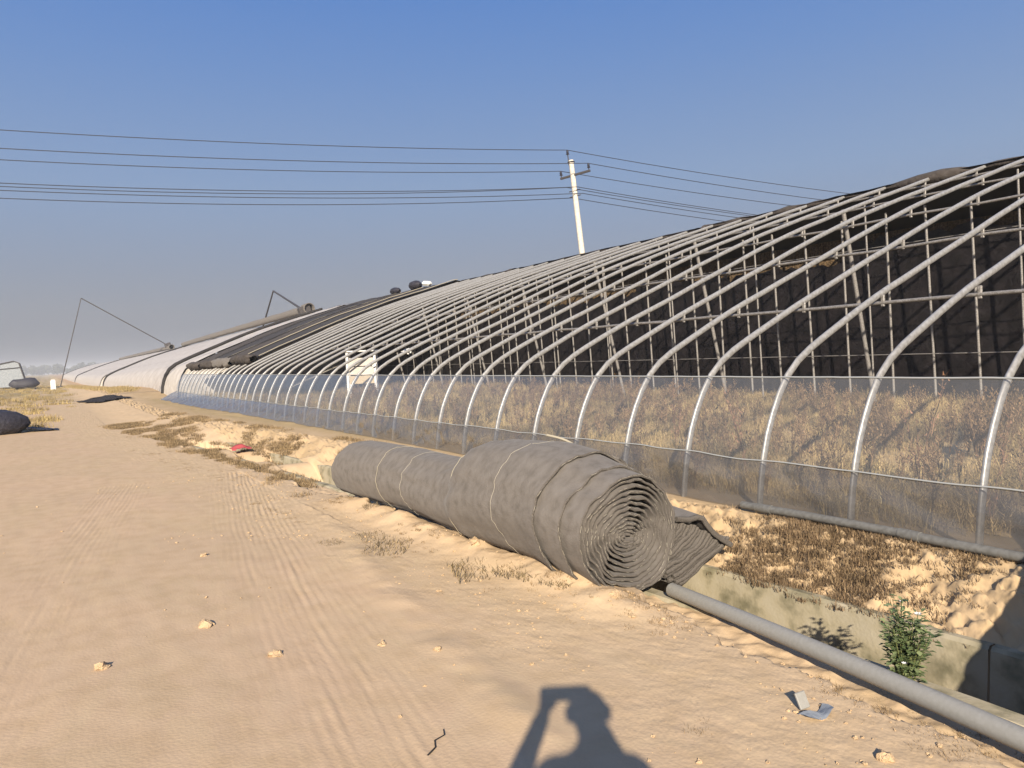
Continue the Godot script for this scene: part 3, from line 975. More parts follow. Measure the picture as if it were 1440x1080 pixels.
# ------------------------------------------------------------------ power line
func utility_pole(at: Vector3, lean: Vector3, turn: float, label: String) -> Node3D:
	var root := thing("utility_pole", label, "utility pole", at, "poles of the power line")
	root.rotation = Vector3(lean.x, turn, lean.z)
	var m := MB.new(); m.tube(line(Vector3(0, -0.3, 0), Vector3(0, 10.2, 0), 6), 0.16, 0.105, 14)
	put("shaft", m.mesh(), M.pole, root)
	var a := MB.new(); a.box(Vector3(0.12, 9.55, 0), Vector3(1.5, 0.09, 0.09), Basis.IDENTITY, 0.01)
	var cross := put("cross_arm", a.mesh(), M.iron, root)
	var pt := MB.new(); pt.tube(line(Vector3(-0.09, 10.0, 0.06), Vector3(-0.09, 10.42, 0.06), 2), 0.022, 0.022, 6)
	var pin := put("top_pin", pt.mesh(), M.iron, root)
	var bd := MB.new(); bd.box(Vector3(0, 10.12, 0), Vector3(0.24, 0.05, 0.24), Basis.IDENTITY, 0.01)
	put("top_clamp", bd.mesh(), M.iron, root)
	for p in [Vector3(-0.58, 9.6, 0), Vector3(0.82, 9.6, 0), Vector3(-0.09, 10.38, 0.06)]:
		var im := MB.new()
		im.tube(PackedVector3Array([p, p + Vector3(0, 0.10, 0)]), 0.02, 0.02, 6)
		im.tube(PackedVector3Array([p + Vector3(0, 0.08, 0), p + Vector3(0, 0.14, 0), p + Vector3(0, 0.17, 0)]), 0.075, 0.03, 10)
		im.tube(PackedVector3Array([p + Vector3(0, 0.17, 0), p + Vector3(0, 0.22, 0), p + Vector3(0, 0.27, 0)]), 0.06, 0.035, 10)
		put("insulator", im.mesh(), M.insulator, pin if p.y > 10.0 else cross)
	for k in 2:
		var im := MB.new(); im.box(Vector3(0, 8.90 - 0.24 * k, 0), Vector3(0.56, 0.035, 0.05), Basis.IDENTITY, 0.01)
		put("low_bracket", im.mesh(), M.iron, root)
	return root

func power_line() -> void:
	var at := Vector3(20.45, -0.42, -26.55)
	var right := Vector3(0.855, 0, 0.518)
	var fwd := Vector3(0.518, 0, -0.855)
	var along := (right * 0.94 + fwd * 0.34).normalized()
	var arm := right * 0.80 - fwd * 0.60
	var turn := atan2(-arm.z, arm.x)
	# lean it as the photograph's pole leans, about four and a half degrees towards the track
	var lean_axis := fwd
	var pole := utility_pole(at, Vector3.ZERO, 0.0, "pale concrete utility pole leaning behind the greenhouse ridge")
	pole.basis = Basis(lean_axis, deg_to_rad(-4.6)) * Basis(Vector3.UP, turn)
	var left_pole := utility_pole(at - along * 36.0 + Vector3(0, 0.05, 0), Vector3.ZERO, turn, "pale concrete utility pole standing across the dirt track")
	var right_pole := utility_pole(at + along * 52.0 + Vector3(0, -1.6, 0), Vector3.ZERO, turn, "pale concrete utility pole farther behind the earth wall")
	var pts := [["highest wire of the power line, on the pin atop the pole", Vector3(-0.09, 10.65, 0.06), 0.45, 1.2], ["upper wire carried by the outer end of the cross-arm", Vector3(0.82, 9.87, 0), 0.5, 1.2], ["wire carried by the cross-arm end nearer the track", Vector3(-0.58, 9.87, 0), 0.55, 1.2],
		["lower bundled wire above the low bracket of the pole", Vector3(-0.27, 9.08, 0.18), 0.75, 1.3], ["lower bundled wire on the upper low bracket, outer side", Vector3(0.27, 8.98, 0.18), 0.65, 1.3], ["lower bundled wire on the lower bracket, outer side", Vector3(0.27, 8.74, -0.18), 0.62, 1.3], ["lowest bundled wire on the lower bracket of the pole", Vector3(-0.27, 8.66, -0.18), 0.7, 1.3]]
	for d in pts:
		var a: Vector3 = pole.transform * d[1]
		var l: Vector3 = left_pole.transform * d[1]
		var r: Vector3 = right_pole.transform * d[1]
		var w := PackedVector3Array()
		for q in sagged(l, a, d[2], 36): w.append(q)
		var rr := sagged(a, r, d[3], 30)
		for i in range(1, rr.size()): w.append(rr[i])
		var m := MB.new()
		m.tube(w, 0.016, 0.016, 5, true, Vector3(0, 1, 0.1))
		var o := put("power_wire", m.mesh(), M.wire)
		tag(o, d[0], "power wire", "wires of the power line")

# ------------------------------------------------------------------ vegetation
func blade(m: MB, at: Vector3, dir: Vector3, h: float, w: float, bend: float, c: Color, seg := 3) -> void:
	var side := dir.cross(Vector3.UP).normalized().rotated(Vector3.UP, rng.randf_range(-0.8, 0.8))
	m.tint = c
	var prev := -1
	for i in seg + 1:
		var t := float(i) / seg
		var p := at + Vector3.UP * h * (t - bend * 0.35 * t * t) + dir * h * bend * t * t
		var ww := w * (1.0 - 0.85 * t)
		var a := m.p(p - side * ww); m.p(p + side * ww)
		if prev >= 0: m.q(prev, prev + 1, a + 1, a)
		prev = a

func grass_clump(blades: int, spread: float, h0: float, h1: float, w: float, seeds: float, c0: Color, c1: Color) -> ArrayMesh:
	var m := MB.new()
	for i in blades:
		var a := rng.randf() * TAU
		var d := Vector3(cos(a), 0, sin(a))
		var at := Vector3(rng.randf_range(-1, 1), 0, rng.randf_range(-1, 1)) * spread
		var h := rng.randf_range(h0, h1)
		var c := c0.lerp(c1, rng.randf())
		blade(m, at, d, h, w, rng.randf_range(0.1, 0.8), c)
		if rng.randf() < seeds:
			var tip := at + Vector3.UP * h * 0.85 + d * h * 0.15
			for k in 5:
				var b := rng.randf() * TAU
				blade(m, tip + Vector3(0, -0.03 * k, 0), Vector3(cos(b), 0, sin(b)), 0.05, w * 1.2, 0.8, c, 1)
	return m.mesh(true)

func twiggy_weed(h: float, c0: Color, c1: Color) -> ArrayMesh:
	# a dry stalk with side branches and withered leaves
	var m := MB.new()
	for s in 3:
		var a := rng.randf() * TAU
		var lean := Vector3(cos(a), 0, sin(a)) * 0.22
		var hh := h * rng.randf_range(0.7, 1.0)
		m.tint = c0
		m.tube(PackedVector3Array([Vector3.ZERO, Vector3.UP * hh * 0.5 + lean * hh * 0.3, Vector3.UP * hh + lean * hh]), 0.006, 0.002, 4, false)
		for k in 11:
			var t := rng.randf_range(0.25, 1.0)
			var at := Vector3.UP * hh * t + lean * hh * t * 0.9
			var b := rng.randf() * TAU
			var d := Vector3(cos(b), 0, sin(b))
			blade(m, at, d, rng.randf_range(0.08, 0.20), 0.003, rng.randf_range(0.3, 0.9), c0.lerp(c1, rng.randf()), 2)
			for l in 3:
				var lb := rng.randf() * TAU
				blade(m, at + d * rng.randf() * 0.08 + Vector3.UP * rng.randf() * 0.12, Vector3(cos(lb), 0, sin(lb)), rng.randf_range(0.025, 0.055), 0.009, 0.7, c0.lerp(c1, rng.randf()), 1)
	return m.mesh(true)

func scatter(called: String, label: String, category: String, meshes: Array, places: Array, material: Material) -> void:
	# one mass nobody could count: a node whose children are copies of a few clumps
	var root := Node3D.new()
	root.name = numbered(called); add_child(root)
	tag(root, label, category, "", "stuff")
	for k in meshes.size():
		var mine := []
		for i in range(k, places.size(), meshes.size()): mine.append(places[i])
		if mine.is_empty(): continue
		var mm := MultiMesh.new()
		mm.transform_format = MultiMesh.TRANSFORM_3D
		mm.use_colors = true
		mm.mesh = meshes[k]
		mm.instance_count = mine.size()
		for i in mine.size():
			mm.set_instance_transform(i, mine[i][0])
			mm.set_instance_color(i, mine[i][1])
		var o := MultiMeshInstance3D.new()
		o.multimesh = mm; o.material_override = material
		o.name = "tufts"
		root.add_child(o, true)
		o.set_meta("kind", "stuff")

func at_land(x: float, z: float, s: float, flat := 1.0) -> Transform3D:
	var b := Basis(Vector3.UP, rng.randf() * TAU).scaled(Vector3(s, s * flat, s))
	return Transform3D(b, Vector3(x, land(x, z) - 0.01, z))

func build_plants() -> void:
	var tan0 := Color(0.22, 0.165, 0.08); var tan1 := Color(0.37, 0.29, 0.15)
	var br0 := Color(0.10, 0.068, 0.038); var br1 := Color(0.21, 0.15, 0.08)
	var clumps := []
	for k in 6: clumps.append(grass_clump(38, 0.17, 0.08, 0.27, 0.0038, 0.2, tan0, tan1))
	var weeds := []
	for k in 4: weeds.append(twiggy_weed(0.50, br0, br1))
	# dry grass inside the greenhouse
	var places := []
	for i in 15000:
		var x := rng.randf_range(5.25, 14.4)
		var z := 3.0 - pow(rng.randf(), 1.15) * 39.0
		var n := nb.get_noise_2d(x * 14.0, z * 14.0)
		if rng.randf() > 0.75 + n: continue
		var s := rng.randf_range(0.6, 1.15) * (0.85 + 0.5 * n)
		if z < -16.0: s *= 1.25
		var sh := clampf(rng.randf_range(0.72, 1.0) + 0.9 * nb.get_noise_2d(x * 7.0 + 200.0, z * 7.0), 0.45, 1.15)
		places.append([at_land(x, z, s, rng.randf_range(0.7, 1.15)), Color(sh, sh * rng.randf_range(0.93, 1.0), sh * rng.randf_range(0.85, 1.0))])
	scatter("dry_grass", "dense dry tan grass growing inside the greenhouse frame", "grass", clumps, places, M.grass)
	places = []
	for i in 1500:
		var x := rng.randf_range(5.2, 13.0)
		var z := 1.0 - pow(rng.randf(), 1.3) * 26.0
		if nb.get_noise_2d(x * 9.0 + 70.0, z * 9.0) < 0.05: continue
		var sh := rng.randf_range(0.7, 1.3)
		places.append([at_land(x, z, rng.randf_range(0.7, 1.15)), Color(sh, sh * 0.92, sh * 0.9)])
	scatter("withered_weeds", "withered reddish-brown weeds among the tan grass behind the skirt", "weeds", weeds, places, M.grass)
	# tall stalks one can pick out behind the film
	var stalk := []
	for k in 3: stalk.append(twiggy_weed(0.95, Color(0.13, 0.075, 0.045), Color(0.27, 0.15, 0.09)))
	for s in [[6.0, -5.4, 0.95, "tall dark dry weed behind the film between the fourth and fifth visible arch"], [6.5, -3.9, 1.0, "tall dark dry weed behind the film beside the second visible arch"], [5.7, -2.9, 0.8, "dark dry weed leaning behind the film near the wide bay"], [7.2, -7.7, 0.85, "bushy dark dry weed farther back in the dry grass"]]:
		var o := put("dry_weed", stalk[rng.randi() % 3], M.grass)
		o.transform = at_land(s[0], s[1], s[2])
		tag(o, s[3], "weed", "tall weeds behind the film")
	# scrubby growth on the bank of the channel
	var scrub := []
	for k in 5: scrub.append(grass_clump(60, 0.07, 0.012, 0.055, 0.0030, 0.0, Color(0.115, 0.080, 0.050), Color(0.26, 0.188, 0.112)))
	places = []
	for i in 2600:
		var z := rng.randf_range(-4.9, -1.2)
		var u := rng.randf_range(4.30, 4.92)
		var n := nb.get_noise_2d(u * 30.0, z * 16.0 + 5.0)
		var core := exp(-pow((z + 3.45) / 0.55, 2.0))
		if rng.randf() > core * 1.1 + maxf(0.0, n - 0.02) * 0.7: continue
		var sh := rng.randf_range(0.6, 1.25)
		places.append([at_land(u + drift(z), z, rng.randf_range(0.5, 1.15)), Color(sh, sh * 0.97, sh * 0.92)])
	for i in 5200:
		var z := rng.randf_range(-25.0, -9.0)
		var u := rng.randf_range(4.2, 5.0)
		if z < -15.0: u = rng.randf_range(2.9, 5.0)
		if i % 3 == 0: u = rng.randfn(3.25, 0.14)
		if nb.get_noise_2d(u * 18.0, z * 9.0 + 5.0) < 0.02: continue
		var sh := rng.randf_range(0.8, 1.5)
		places.append([at_land(u + drift(z), z, rng.randf_range(0.8, 1.8)), Color(sh, sh, sh * 0.9)])
	scatter("bank_scrub", "short dry brown scrub covering the bank below the film skirt", "weeds", scrub, places, M.grass)
	# dry litter along the lip of the track
	places = []
	for i in 3200:
		var z := rng.randf_range(-17.0, -1.1)
		var u := 3.15 + rng.randfn(0.0, 0.16)
		if rng.randf() < 0.35: u = rng.randf_range(2.2, 3.2)
		if nb.get_noise_2d(u * 25.0 + 9.0, z * 12.0) < 0.12: continue
		places.append([at_land(u + drift(z), z, rng.randf_range(0.25, 0.6)), Color(1.1, 1.05, 0.9)])
	scatter("straw_litter", "sparse dry stalks littered along the broken edge of the track", "litter", scrub, places, M.grass)
	# separate dry tufts on the track in front of the big roll
	var tuft := []
	for k in 3: tuft.append(grass_clump(170, 0.12, 0.02, 0.075, 0.0030, 0.0, Color(0.11, 0.082, 0.05), Color(0.25, 0.19, 0.105)))
	for s in [[2.38, -6.05, 1.15, "larger low dry grass tuft on the sand before the big quilt roll"], [2.42, -6.55, 0.85, "low dry grass tuft behind the larger tuft before the big roll"], [2.05, -6.6, 0.6, "tiny dry grass tuft on the bare sand beside the wheel marks"], [2.62, -4.95, 1.2, "sprawling dry weed on the sand near the middle of the big roll"], [2.78, -4.6, 0.9, "straggly dry weed trailing from the sprawling one"], [2.83, -4.2, 0.6, "thin dry weed on the sand below the open end of the big roll"], [2.78, -7.5, 0.6, "greenish dry tuft growing against the far end of the big roll"]]:
		var o := put("grass_tuft", tuft[rng.randi() % 3], M.grass)
		o.transform = at_land(s[0], s[1], s[2], 1.0)
		o.scale *= Vector3(1.7, 1.0, 1.25)
		tag(o, s[3], "grass tuft", "dry tufts on the sand")
	green_bush()

func green_bush() -> void:
	var at := Vector3(3.57, -0.14, -2.24)
	var root := thing("green_bush", "small green leafy bush with pale flowers growing beside the grey pipe", "bush", at)
	var stems := MB.new()
	var leaves := MB.new()
	var fl := MB.new()
	for s in 15:
		var a := rng.randf() * TAU
		var lean := Vector3(cos(a), 0, sin(a)) * rng.randf_range(0.02, 0.10)
		var h := rng.randf_range(0.20, 0.45)
		var base := Vector3(rng.randf_range(-0.04, 0.04), 0, rng.randf_range(-0.04, 0.04))
		var mid := base + Vector3.UP * h * 0.55 + lean * 0.5
		var tip := base + Vector3.UP * h + lean
		stems.tint = Color(0.10, 0.11, 0.04)
		stems.tube(PackedVector3Array([base, mid, tip]), 0.005, 0.002, 5, false)
		for k in 84:
			var t := rng.randf_range(0.12, 1.02)
			var p := base.lerp(mid, t * 2.0) if t < 0.5 else mid.lerp(tip, t * 2.0 - 1.0)
			var b := rng.randf() * TAU
			var d := Vector3(cos(b), rng.randf_range(-0.3, 0.6), sin(b)).normalized()
			var l := rng.randf_range(0.020, 0.050)
			var side := d.cross(Vector3.UP).normalized() * l * rng.randf_range(0.22, 0.34)
			var q0 := p + d * rng.randf_range(0.0, 0.035)
			var g := rng.randf()
			leaves.tint = Color(0.075, 0.11, 0.045).lerp(Color(0.23, 0.27, 0.13), g * g)
			var i0 := leaves.p(q0); leaves.p(q0 + d * l * 0.5 + side + Vector3(0, 0.004, 0)); leaves.p(q0 + d * l); leaves.p(q0 + d * l * 0.5 - side + Vector3(0, 0.004, 0))
			leaves.t(i0, i0 + 1, i0 + 2); leaves.t(i0, i0 + 2, i0 + 3)
	put("stem", stems.mesh(true), M.leaf, root)
	put("foliage", leaves.mesh(true), M.leaf, root)
	for f in [[Vector3(0.085, 0.34, 0.02), 0.020], [Vector3(-0.12, 0.16, 0.07), 0.013], [Vector3(0.02, 0.41, -0.03), 0.009]]:
		fl = MB.new()
		for k in 7:
			var a := TAU * k / 7.0
			var d := Vector3(cos(a), 0.7, sin(a)).normalized()
			var s := d.cross(Vector3.UP).normalized()
			var r: float = f[1]
			fl.quad(f[0], f[0] + d * r * 0.7 + s * r * 0.5, f[0] + d * r * 1.2, f[0] + d * r * 0.7 - s * r * 0.5)
		put("flower", fl.mesh(), M.white, root)

# ------------------------------------------------------------------ small things
func clod_mesh(s: float, seed_: float) -> ArrayMesh:
	var m := MB.new()
	var rows := []
	for j in 7:
		var th := PI * j / 6.0
		var rr := []
		for i in 9:
			var a := TAU * i / 9.0
			var d := Vector3(sin(th) * cos(a), cos(th), sin(th) * sin(a))
			var r := s * (1.0 + 0.9 * nb.get_noise_3d(d.x * 28.0 + seed_, d.y * 28.0, d.z * 28.0))
			rr.append(d * r * Vector3(1.0, 0.6, 0.8))
		rows.append(rr)
	m.grid(rows, true)
	return m.mesh(false, true)

func build_small_things() -> void:
	# loose crumbs of soil
	var kinds := []
	for k in 5: kinds.append(clod_mesh(0.012, k * 40.0))
	var places := []
	for i in 6500:
		var z := rng.randf_range(-12.0, -0.9)
		var u := 0.0
		if rng.randf() < 0.8: u = 3.3 - absf(rng.randfn(0.0, 0.75))
		else: u = rng.randf_range(-1.5, 3.0)
		if rng.randf() < 0.25: u = rng.randf_range(4.32, 4.9)
		if nb.get_noise_2d(u * 22.0, z * 14.0 + 90.0) < (0.02 if u > 2.0 else 0.2): continue
		var s := 0.18 + 0.95 * pow(rng.randf(), 4.0)
		if u > 4.3: s *= 1.4
		var t := Transform3D(Basis(Vector3.UP, rng.randf() * TAU).scaled(Vector3.ONE * s), Vector3(u + drift(z), land(u + drift(z), z) + 0.003 * s, z))
		places.append([t, Color(1, 1, 1)])
	scatter("soil_crumbs", "loose crumbs of sandy soil scattered over track edge and bank", "soil", kinds, places, M.clod)
	var spots := [[0.17, -4.67, 0.045, "flaky clod of dry soil lying alone on the smooth track"], [0.75, -5.03, 0.05, "pale clod broken in pieces on the wheel-marked track"], [0.99, -4.29, 0.038, "small wedge-shaped clod beside the fine wheel ridges"], [2.65, -1.75, 0.040, "squarish clod of soil at the track edge below the pipe"], [1.05, -6.9, 0.035, "flat pale clod farther up the smooth track"], [2.95, -3.75, 0.035, "rounded clod on the sandy lip beside the open end of the roll"], [2.88, -3.5, 0.025, "small clod next to the rounded one on the sandy lip"], [1.52, -4.05, 0.03, "pale crumbling clod between wheel ridges and sandy verge"], [1.72, -3.75, 0.026, "grey-white clod short of the photographer's shadow"], [2.85, -5.4, 0.05, "clod leaning against the foot of the big roll"]]
	for k in spots.size():
		var s: Array = spots[k]
		var o := put("soil_clod", clod_mesh(s[2], 13.0 * k), M.clod)
		o.position = Vector3(s[0], land(s[0], s[1]) + s[2] * 0.06, s[1])
		o.rotation = Vector3(rng.randf_range(-0.3, 0.3), rng.randf() * TAU, 0.2)
		tag(o, s[3], "clod", "clods of soil on the track")
	# grey pipe along the broken edge
	var root := thing("grey_pipe", "long grey plastic pipe lying along the broken track edge, open end at the quilts", "pipe", Vector3(3.56, -0.06, -3.90))
	var m := MB.new()
	var pts := PackedVector3Array()
	for i in 24:
		var t := i / 23.0
		pts.append(Vector3(-0.62 * t - 0.03 * sin(t * PI), 0.07 * t + 0.02 * sin(t * 5.0), 4.6 * t))
	m.tube(pts, 0.047, 0.047, 20, false, Vector3(0, 1, 0))
	m.tube(pts.slice(0, 8), 0.041, 0.041, 20, false, Vector3(0, 1, 0))
	var r0 := []; var r1 := []
	for k in 20:
		r0.append(m.v[k]); r1.append(pts[0] + (m.v[k] - pts[0]) * 0.887)
	r0.append(r0[0]); r1.append(r1[0])
	m.grid([r0, r1])
	put("pipe_wall", m.mesh(), M.pvc, root)
	# pipe that weighs down the foot of the skirt
	var r2 := thing("skirt_pipe", "grey pipe laid along the foot of the plastic skirt, with couplings", "pipe", Vector3(0, 0, 0))
	var m2 := MB.new()
	var p2 := PackedVector3Array()
	var zz := -4.42
	while zz < 6.0:
		var f := skirt_foot(zz)
		p2.append(Vector3(f.x - 0.045 + 0.012 * sin(zz * 2.0), 0.262 + 0.012 * sin(zz * 1.3), zz)); zz += 0.15
	m2.tube(p2, 0.031, 0.031, 14, true, Vector3(0, 1, 0))
	var pw := put("pipe_wall", m2.mesh(), M.old_pipe, r2)
	for i in [1, 9]:
		var cm := MB.new(); cm.tube(PackedVector3Array([p2[i], p2[i + 1]]), 0.036, 0.036, 14, true, Vector3(0, 1, 0))
		put("coupling", cm.mesh(), M.old_pipe, pw)
	# scrap of grey plastic and a pale sole on the sand
	var sc := thing("plastic_scrap", "torn grey plastic scrap with a pale flap lying on the sand below the pipe", "litter", Vector3(2.73, land(2.73, -2.17) + 0.012, -2.17))
	var b1 := MB.new(); b1.box(Vector3(0.0, 0.028, -0.02), Vector3(0.055, 0.07, 0.012), Basis(Vector3(1, 0.2, 0).normalized(), -0.5), 0.003)
	put("grey_piece", b1.mesh(), M.pvc, sc)
	var b2 := MB.new()
	var g := []
	for j in 3:
		var rr := []
		for i in 7: rr.append(Vector3(-0.08 + 0.16 * i / 6.0, 0.004 + 0.012 * sin(i * 1.1 + j), 0.02 + 0.03 * j + 0.02 * sin(PI * i / 6.0)))
		g.append(rr)
	b2.grid(g)
	put("pale_flap", b2.mesh(), M.white_film, sc)
	# thin twig curled on the track, close to the photographer's shadow
	var tw := MB.new()
	tw.tube(PackedVector3Array([Vector3(0, 0, 0), Vector3(0.05, 0.006, -0.03), Vector3(0.07, 0.008, -0.08), Vector3(0.12, 0.012, -0.09), Vector3(0.14, 0.01, -0.14)]), 0.004, 0.002, 5)
	var two := put("twig", tw.mesh(), M.dark_rope)
	two.position = Vector3(1.22, land(1.25, -2.85) + 0.004, -2.80)
	tag(two, "thin dark crooked twig lying on the bare track", "twig")
	# red rag on the filled-in channel
	var rg := MB.new()
	var gr := []
	for j in 9:
		var rr := []
		for i in 9:
			var x := -0.22 + 0.44 * i / 8.0; var z := -0.2 + 0.4 * j / 8.0
			rr.append(Vector3(x + 0.04 * nb.get_noise_2d(i * 40.0, j * 33.0), 0.09 * exp(-(x * x + z * z) * 22.0) + 0.03 * nb.get_noise_2d(i * 60.0 + 5.0, j * 60.0), z))
		gr.append(rr)
	rg.grid(gr)
	var ro := put("red_rag", rg.mesh(), M.red)
	ro.position = Vector3(3.08, land(3.08, -15.2) + 0.06, -15.2)
	ro.scale = Vector3(0.8, 1.1, 0.8)
	tag(ro, "crumpled red rag on the soil beside the channel", "rag")
	# dark cloth spread on the track farther on
	var dk := MB.new()
	gr = []
	for j in 13:
		var rr := []
		for i in 13:
			var x := -0.75 + 1.5 * i / 12.0; var z := -2.6 + 5.2 * j / 12.0
			x += z * 0.17
			rr.append(Vector3(x + 0.25 * nb.get_noise_2d(i * 20.0, j * 14.0), land(2.6 + x, -43.5 + z) + 0.03 + 0.05 * absf(nb.get_noise_2d(i * 40.0 + 5.0, j * 40.0)), z))
		gr.append(rr)
	dk.grid(gr)
	var dko := put("dark_cloth", dk.mesh(), M.dark_cloth)
	dko.position = Vector3(2.4, 0.0, -43.5)
	tag(dko, "flat dark cloth spread on the track before the covered greenhouse", "cloth")
	# dark tarpaulin bundle at the left verge
	var tb := thing("tarp_bundle", "bulging dark tarpaulin bundle at the verge across the track", "bundle", Vector3(-1.7, -0.05, -25.0))
	var tm := MB.new()
	gr = []
	for j in 12:
		var t := j / 11.0
		var rr := []
		for i in 18:
			var a := TAU * i / 18.0
			var r := 0.56 * sqrt(maxf(0.0, 1.0 - pow(maxf(0.0, t - 0.75) / 0.25, 2.0) * 0.90)) * (1.0 + 0.34 * nb.get_noise_3d(cos(a) * 20.0, sin(a) * 20.0, t * 60.0)) * (1.0 - 0.25 * t)
			rr.append(Vector3(-1.6 + 2.8 * t, maxf(-0.05, 0.34 + sin(a) * r * 0.9), cos(a) * r * 1.3))
		gr.append(rr)
	var cap := []
	for i in 18: cap.append(Vector3(1.26, 0.30, 0))
	gr.append(cap)
	tm.grid(gr, true)
	put("tarp_skin", tm.mesh(), M.tarp, tb)
	var fm := MB.new()
	gr = []
	for j in 7:
		var rr := []
		for i in 7: rr.append(Vector3(1.15 + 0.75 * i / 6.0, 0.05 + 0.10 * absf(nb.get_noise_2d(i * 50.0, j * 50.0)) + 0.10 * (1.0 - i / 6.0), -0.6 + 0.9 * j / 6.0))
		gr.append(rr)
	fm.grid(gr)
	put("loose_flap", fm.mesh(), M.tarp, tb)
	# pale wooden stand with boards inside the frame
	var cb := thing("board_stand", "white-framed stand of pale boards inside the bare greenhouse frame", "stand", Vector3(8.9, 0.2, -24.3))
	cb.rotation.y = deg_to_rad(62.0)
	cb.scale = Vector3(0.9, 0.92, 0.9)
	for q in [[-0.5, 0.0], [0.5, 0.0], [-0.5, 0.6], [0.5, 0.6]]:
		var lm := MB.new(); lm.box(Vector3(q[1], 0.9, q[0]), Vector3(0.09, 1.8, 0.09), Basis.IDENTITY, 0.01)
		put("leg", lm.mesh(), M.white, cb)
	for y in [0.80, 1.12, 1.44]:
		var lm := MB.new(); lm.box(Vector3(0.03, y, 0), Vector3(0.03, 0.29, 0.89), Basis(Vector3(0, 0, 1), 0.06), 0.008)
		put("board", lm.mesh(), M.board if y < 1.0 else M.pale_film, cb)
	var lt := MB.new(); lt.box(Vector3(0.3, 1.83, 0), Vector3(0.8, 0.05, 1.2), Basis.IDENTITY, 0.012)
	put("top_board", lt.mesh(), M.white, cb)
	for d in [[6.9, 1.62, -15.9, 0.10, "white plastic bag tied to an arch near the board stand"], [6.6, 1.30, -17.2, 0.06, "tiny white plastic scrap caught on the frame near the board stand"]]:
		var o := put("white_bag", clod_mesh(d[3], d[3] * 900.0), M.white)
		o.position = Vector3(d[0], d[1] + 0.12, d[2])
		tag(o, d[4], "bag")
	# left side far away: film-covered hut, white marker post, sheds
	var hut := thing("film_hut", "film-covered frame hut with dark edges across the track", "hut", Vector3(-5.0, 0.0, -121.0))
	var hm := MB.new()
	var prof := [Vector3(-4.5, 0, 0), Vector3(-3.1, 2.5, 0), Vector3(-0.6, 2.95, 0), Vector3(1.4, 3.35, 0), Vector3(1.95, 3.1, 0), Vector3(2.7, 0, 0)]
	var ha := []; var hb := []
	for p in prof: ha.append(p); hb.append(p + Vector3(0, 0, -9))
	hm.grid([ha, hb])
	for i in prof.size() - 1: hm.quad(Vector3(prof[i].x, 0, 0), Vector3(prof[i + 1].x, 0, 0), prof[i + 1], prof[i])
	put("hut_film", hm.mesh(false, true), M.white_film, hut)
	for e in [0.06, -4.5]:
		var pe := PackedVector3Array()
		for p in prof: pe.append(p + Vector3(0, 0.05, e))
		var hm2 := MB.new(); hm2.tube(pe, 0.08, 0.08, 6, true, Vector3(0, 0, 1))
		put("edge_pole", hm2.mesh(), M.iron, hut)
	var hs := MB.new(); hs.tube(line(Vector3(-3.2, 2.2, 0.1), Vector3(2.1, 2.55, 0.1), 4), 0.05, 0.05, 6)
	put("cross_pole", hs.mesh(), M.iron, hut)
	var hp := MB.new()
	gr = []
	for j in 8:
		var t := j / 7.0
		var rr := []
		for i in 12:
			var a := TAU * i / 12.0
			var r := 0.75 * sqrt(maxf(0.02, 1.0 - pow(2.0 * t - 1.0, 4.0))) * (1.0 + 0.3 * nb.get_noise_3d(cos(a) * 14.0, sin(a) * 14.0, t * 40.0))
			rr.append(Vector3(-1.6 + 3.4 * t, maxf(-0.1, 0.35 + sin(a) * r), cos(a) * r))
		gr.append(rr)
	hp.grid(gr, true)
	var hpo := put("dark_heap", hp.mesh(), M.tarp)
	hpo.position = Vector3(-2.6, 0.0, -117.0)
	tag(hpo, "dark covered heap lying beside the film-covered hut", "heap")
	var mp := MB.new(); mp.box(Vector3(0, 0.55, 0), Vector3(0.55, 1.1, 0.4), Basis.IDENTITY, 0.05)
	mp.box(Vector3(0, 1.16, 0), Vector3(0.42, 0.1, 0.3), Basis.IDENTITY, 0.03)
	var mpo := put("marker_post", mp.mesh(), M.white)
	mpo.position = Vector3(0.6, land(0.6, -103.0), -103.0)
	tag(mpo, "short white marker post on the grassy mound", "post")
	for s in [[-28.0, -390.0, 6.0, "far white shed with a low roof, the smaller of two"], [-20.0, -400.0, 8.0, "far white shed with a low roof, the larger of two"]]:
		var sh := thing("white_shed", s[3], "shed", Vector3(s[0], 0.3, s[1]), "far white sheds")
		var w := MB.new(); w.box(Vector3(0, 1.6, 0), Vector3(s[2], 3.2, 5.0))
		put("wall", w.mesh(), M.white, sh)
		var rf := MB.new()
		var hw: float = s[2] * 0.55
		rf.quad(Vector3(-hw, 3.2, 2.9), Vector3(hw, 3.2, 2.9), Vector3(hw, 4.2, 0), Vector3(-hw, 4.2, 0))
		rf.quad(Vector3(-hw, 4.2, 0), Vector3(hw, 4.2, 0), Vector3(hw, 3.2, -2.9), Vector3(-hw, 3.2, -2.9))
		put("roof", rf.mesh(), M.white_film, sh)

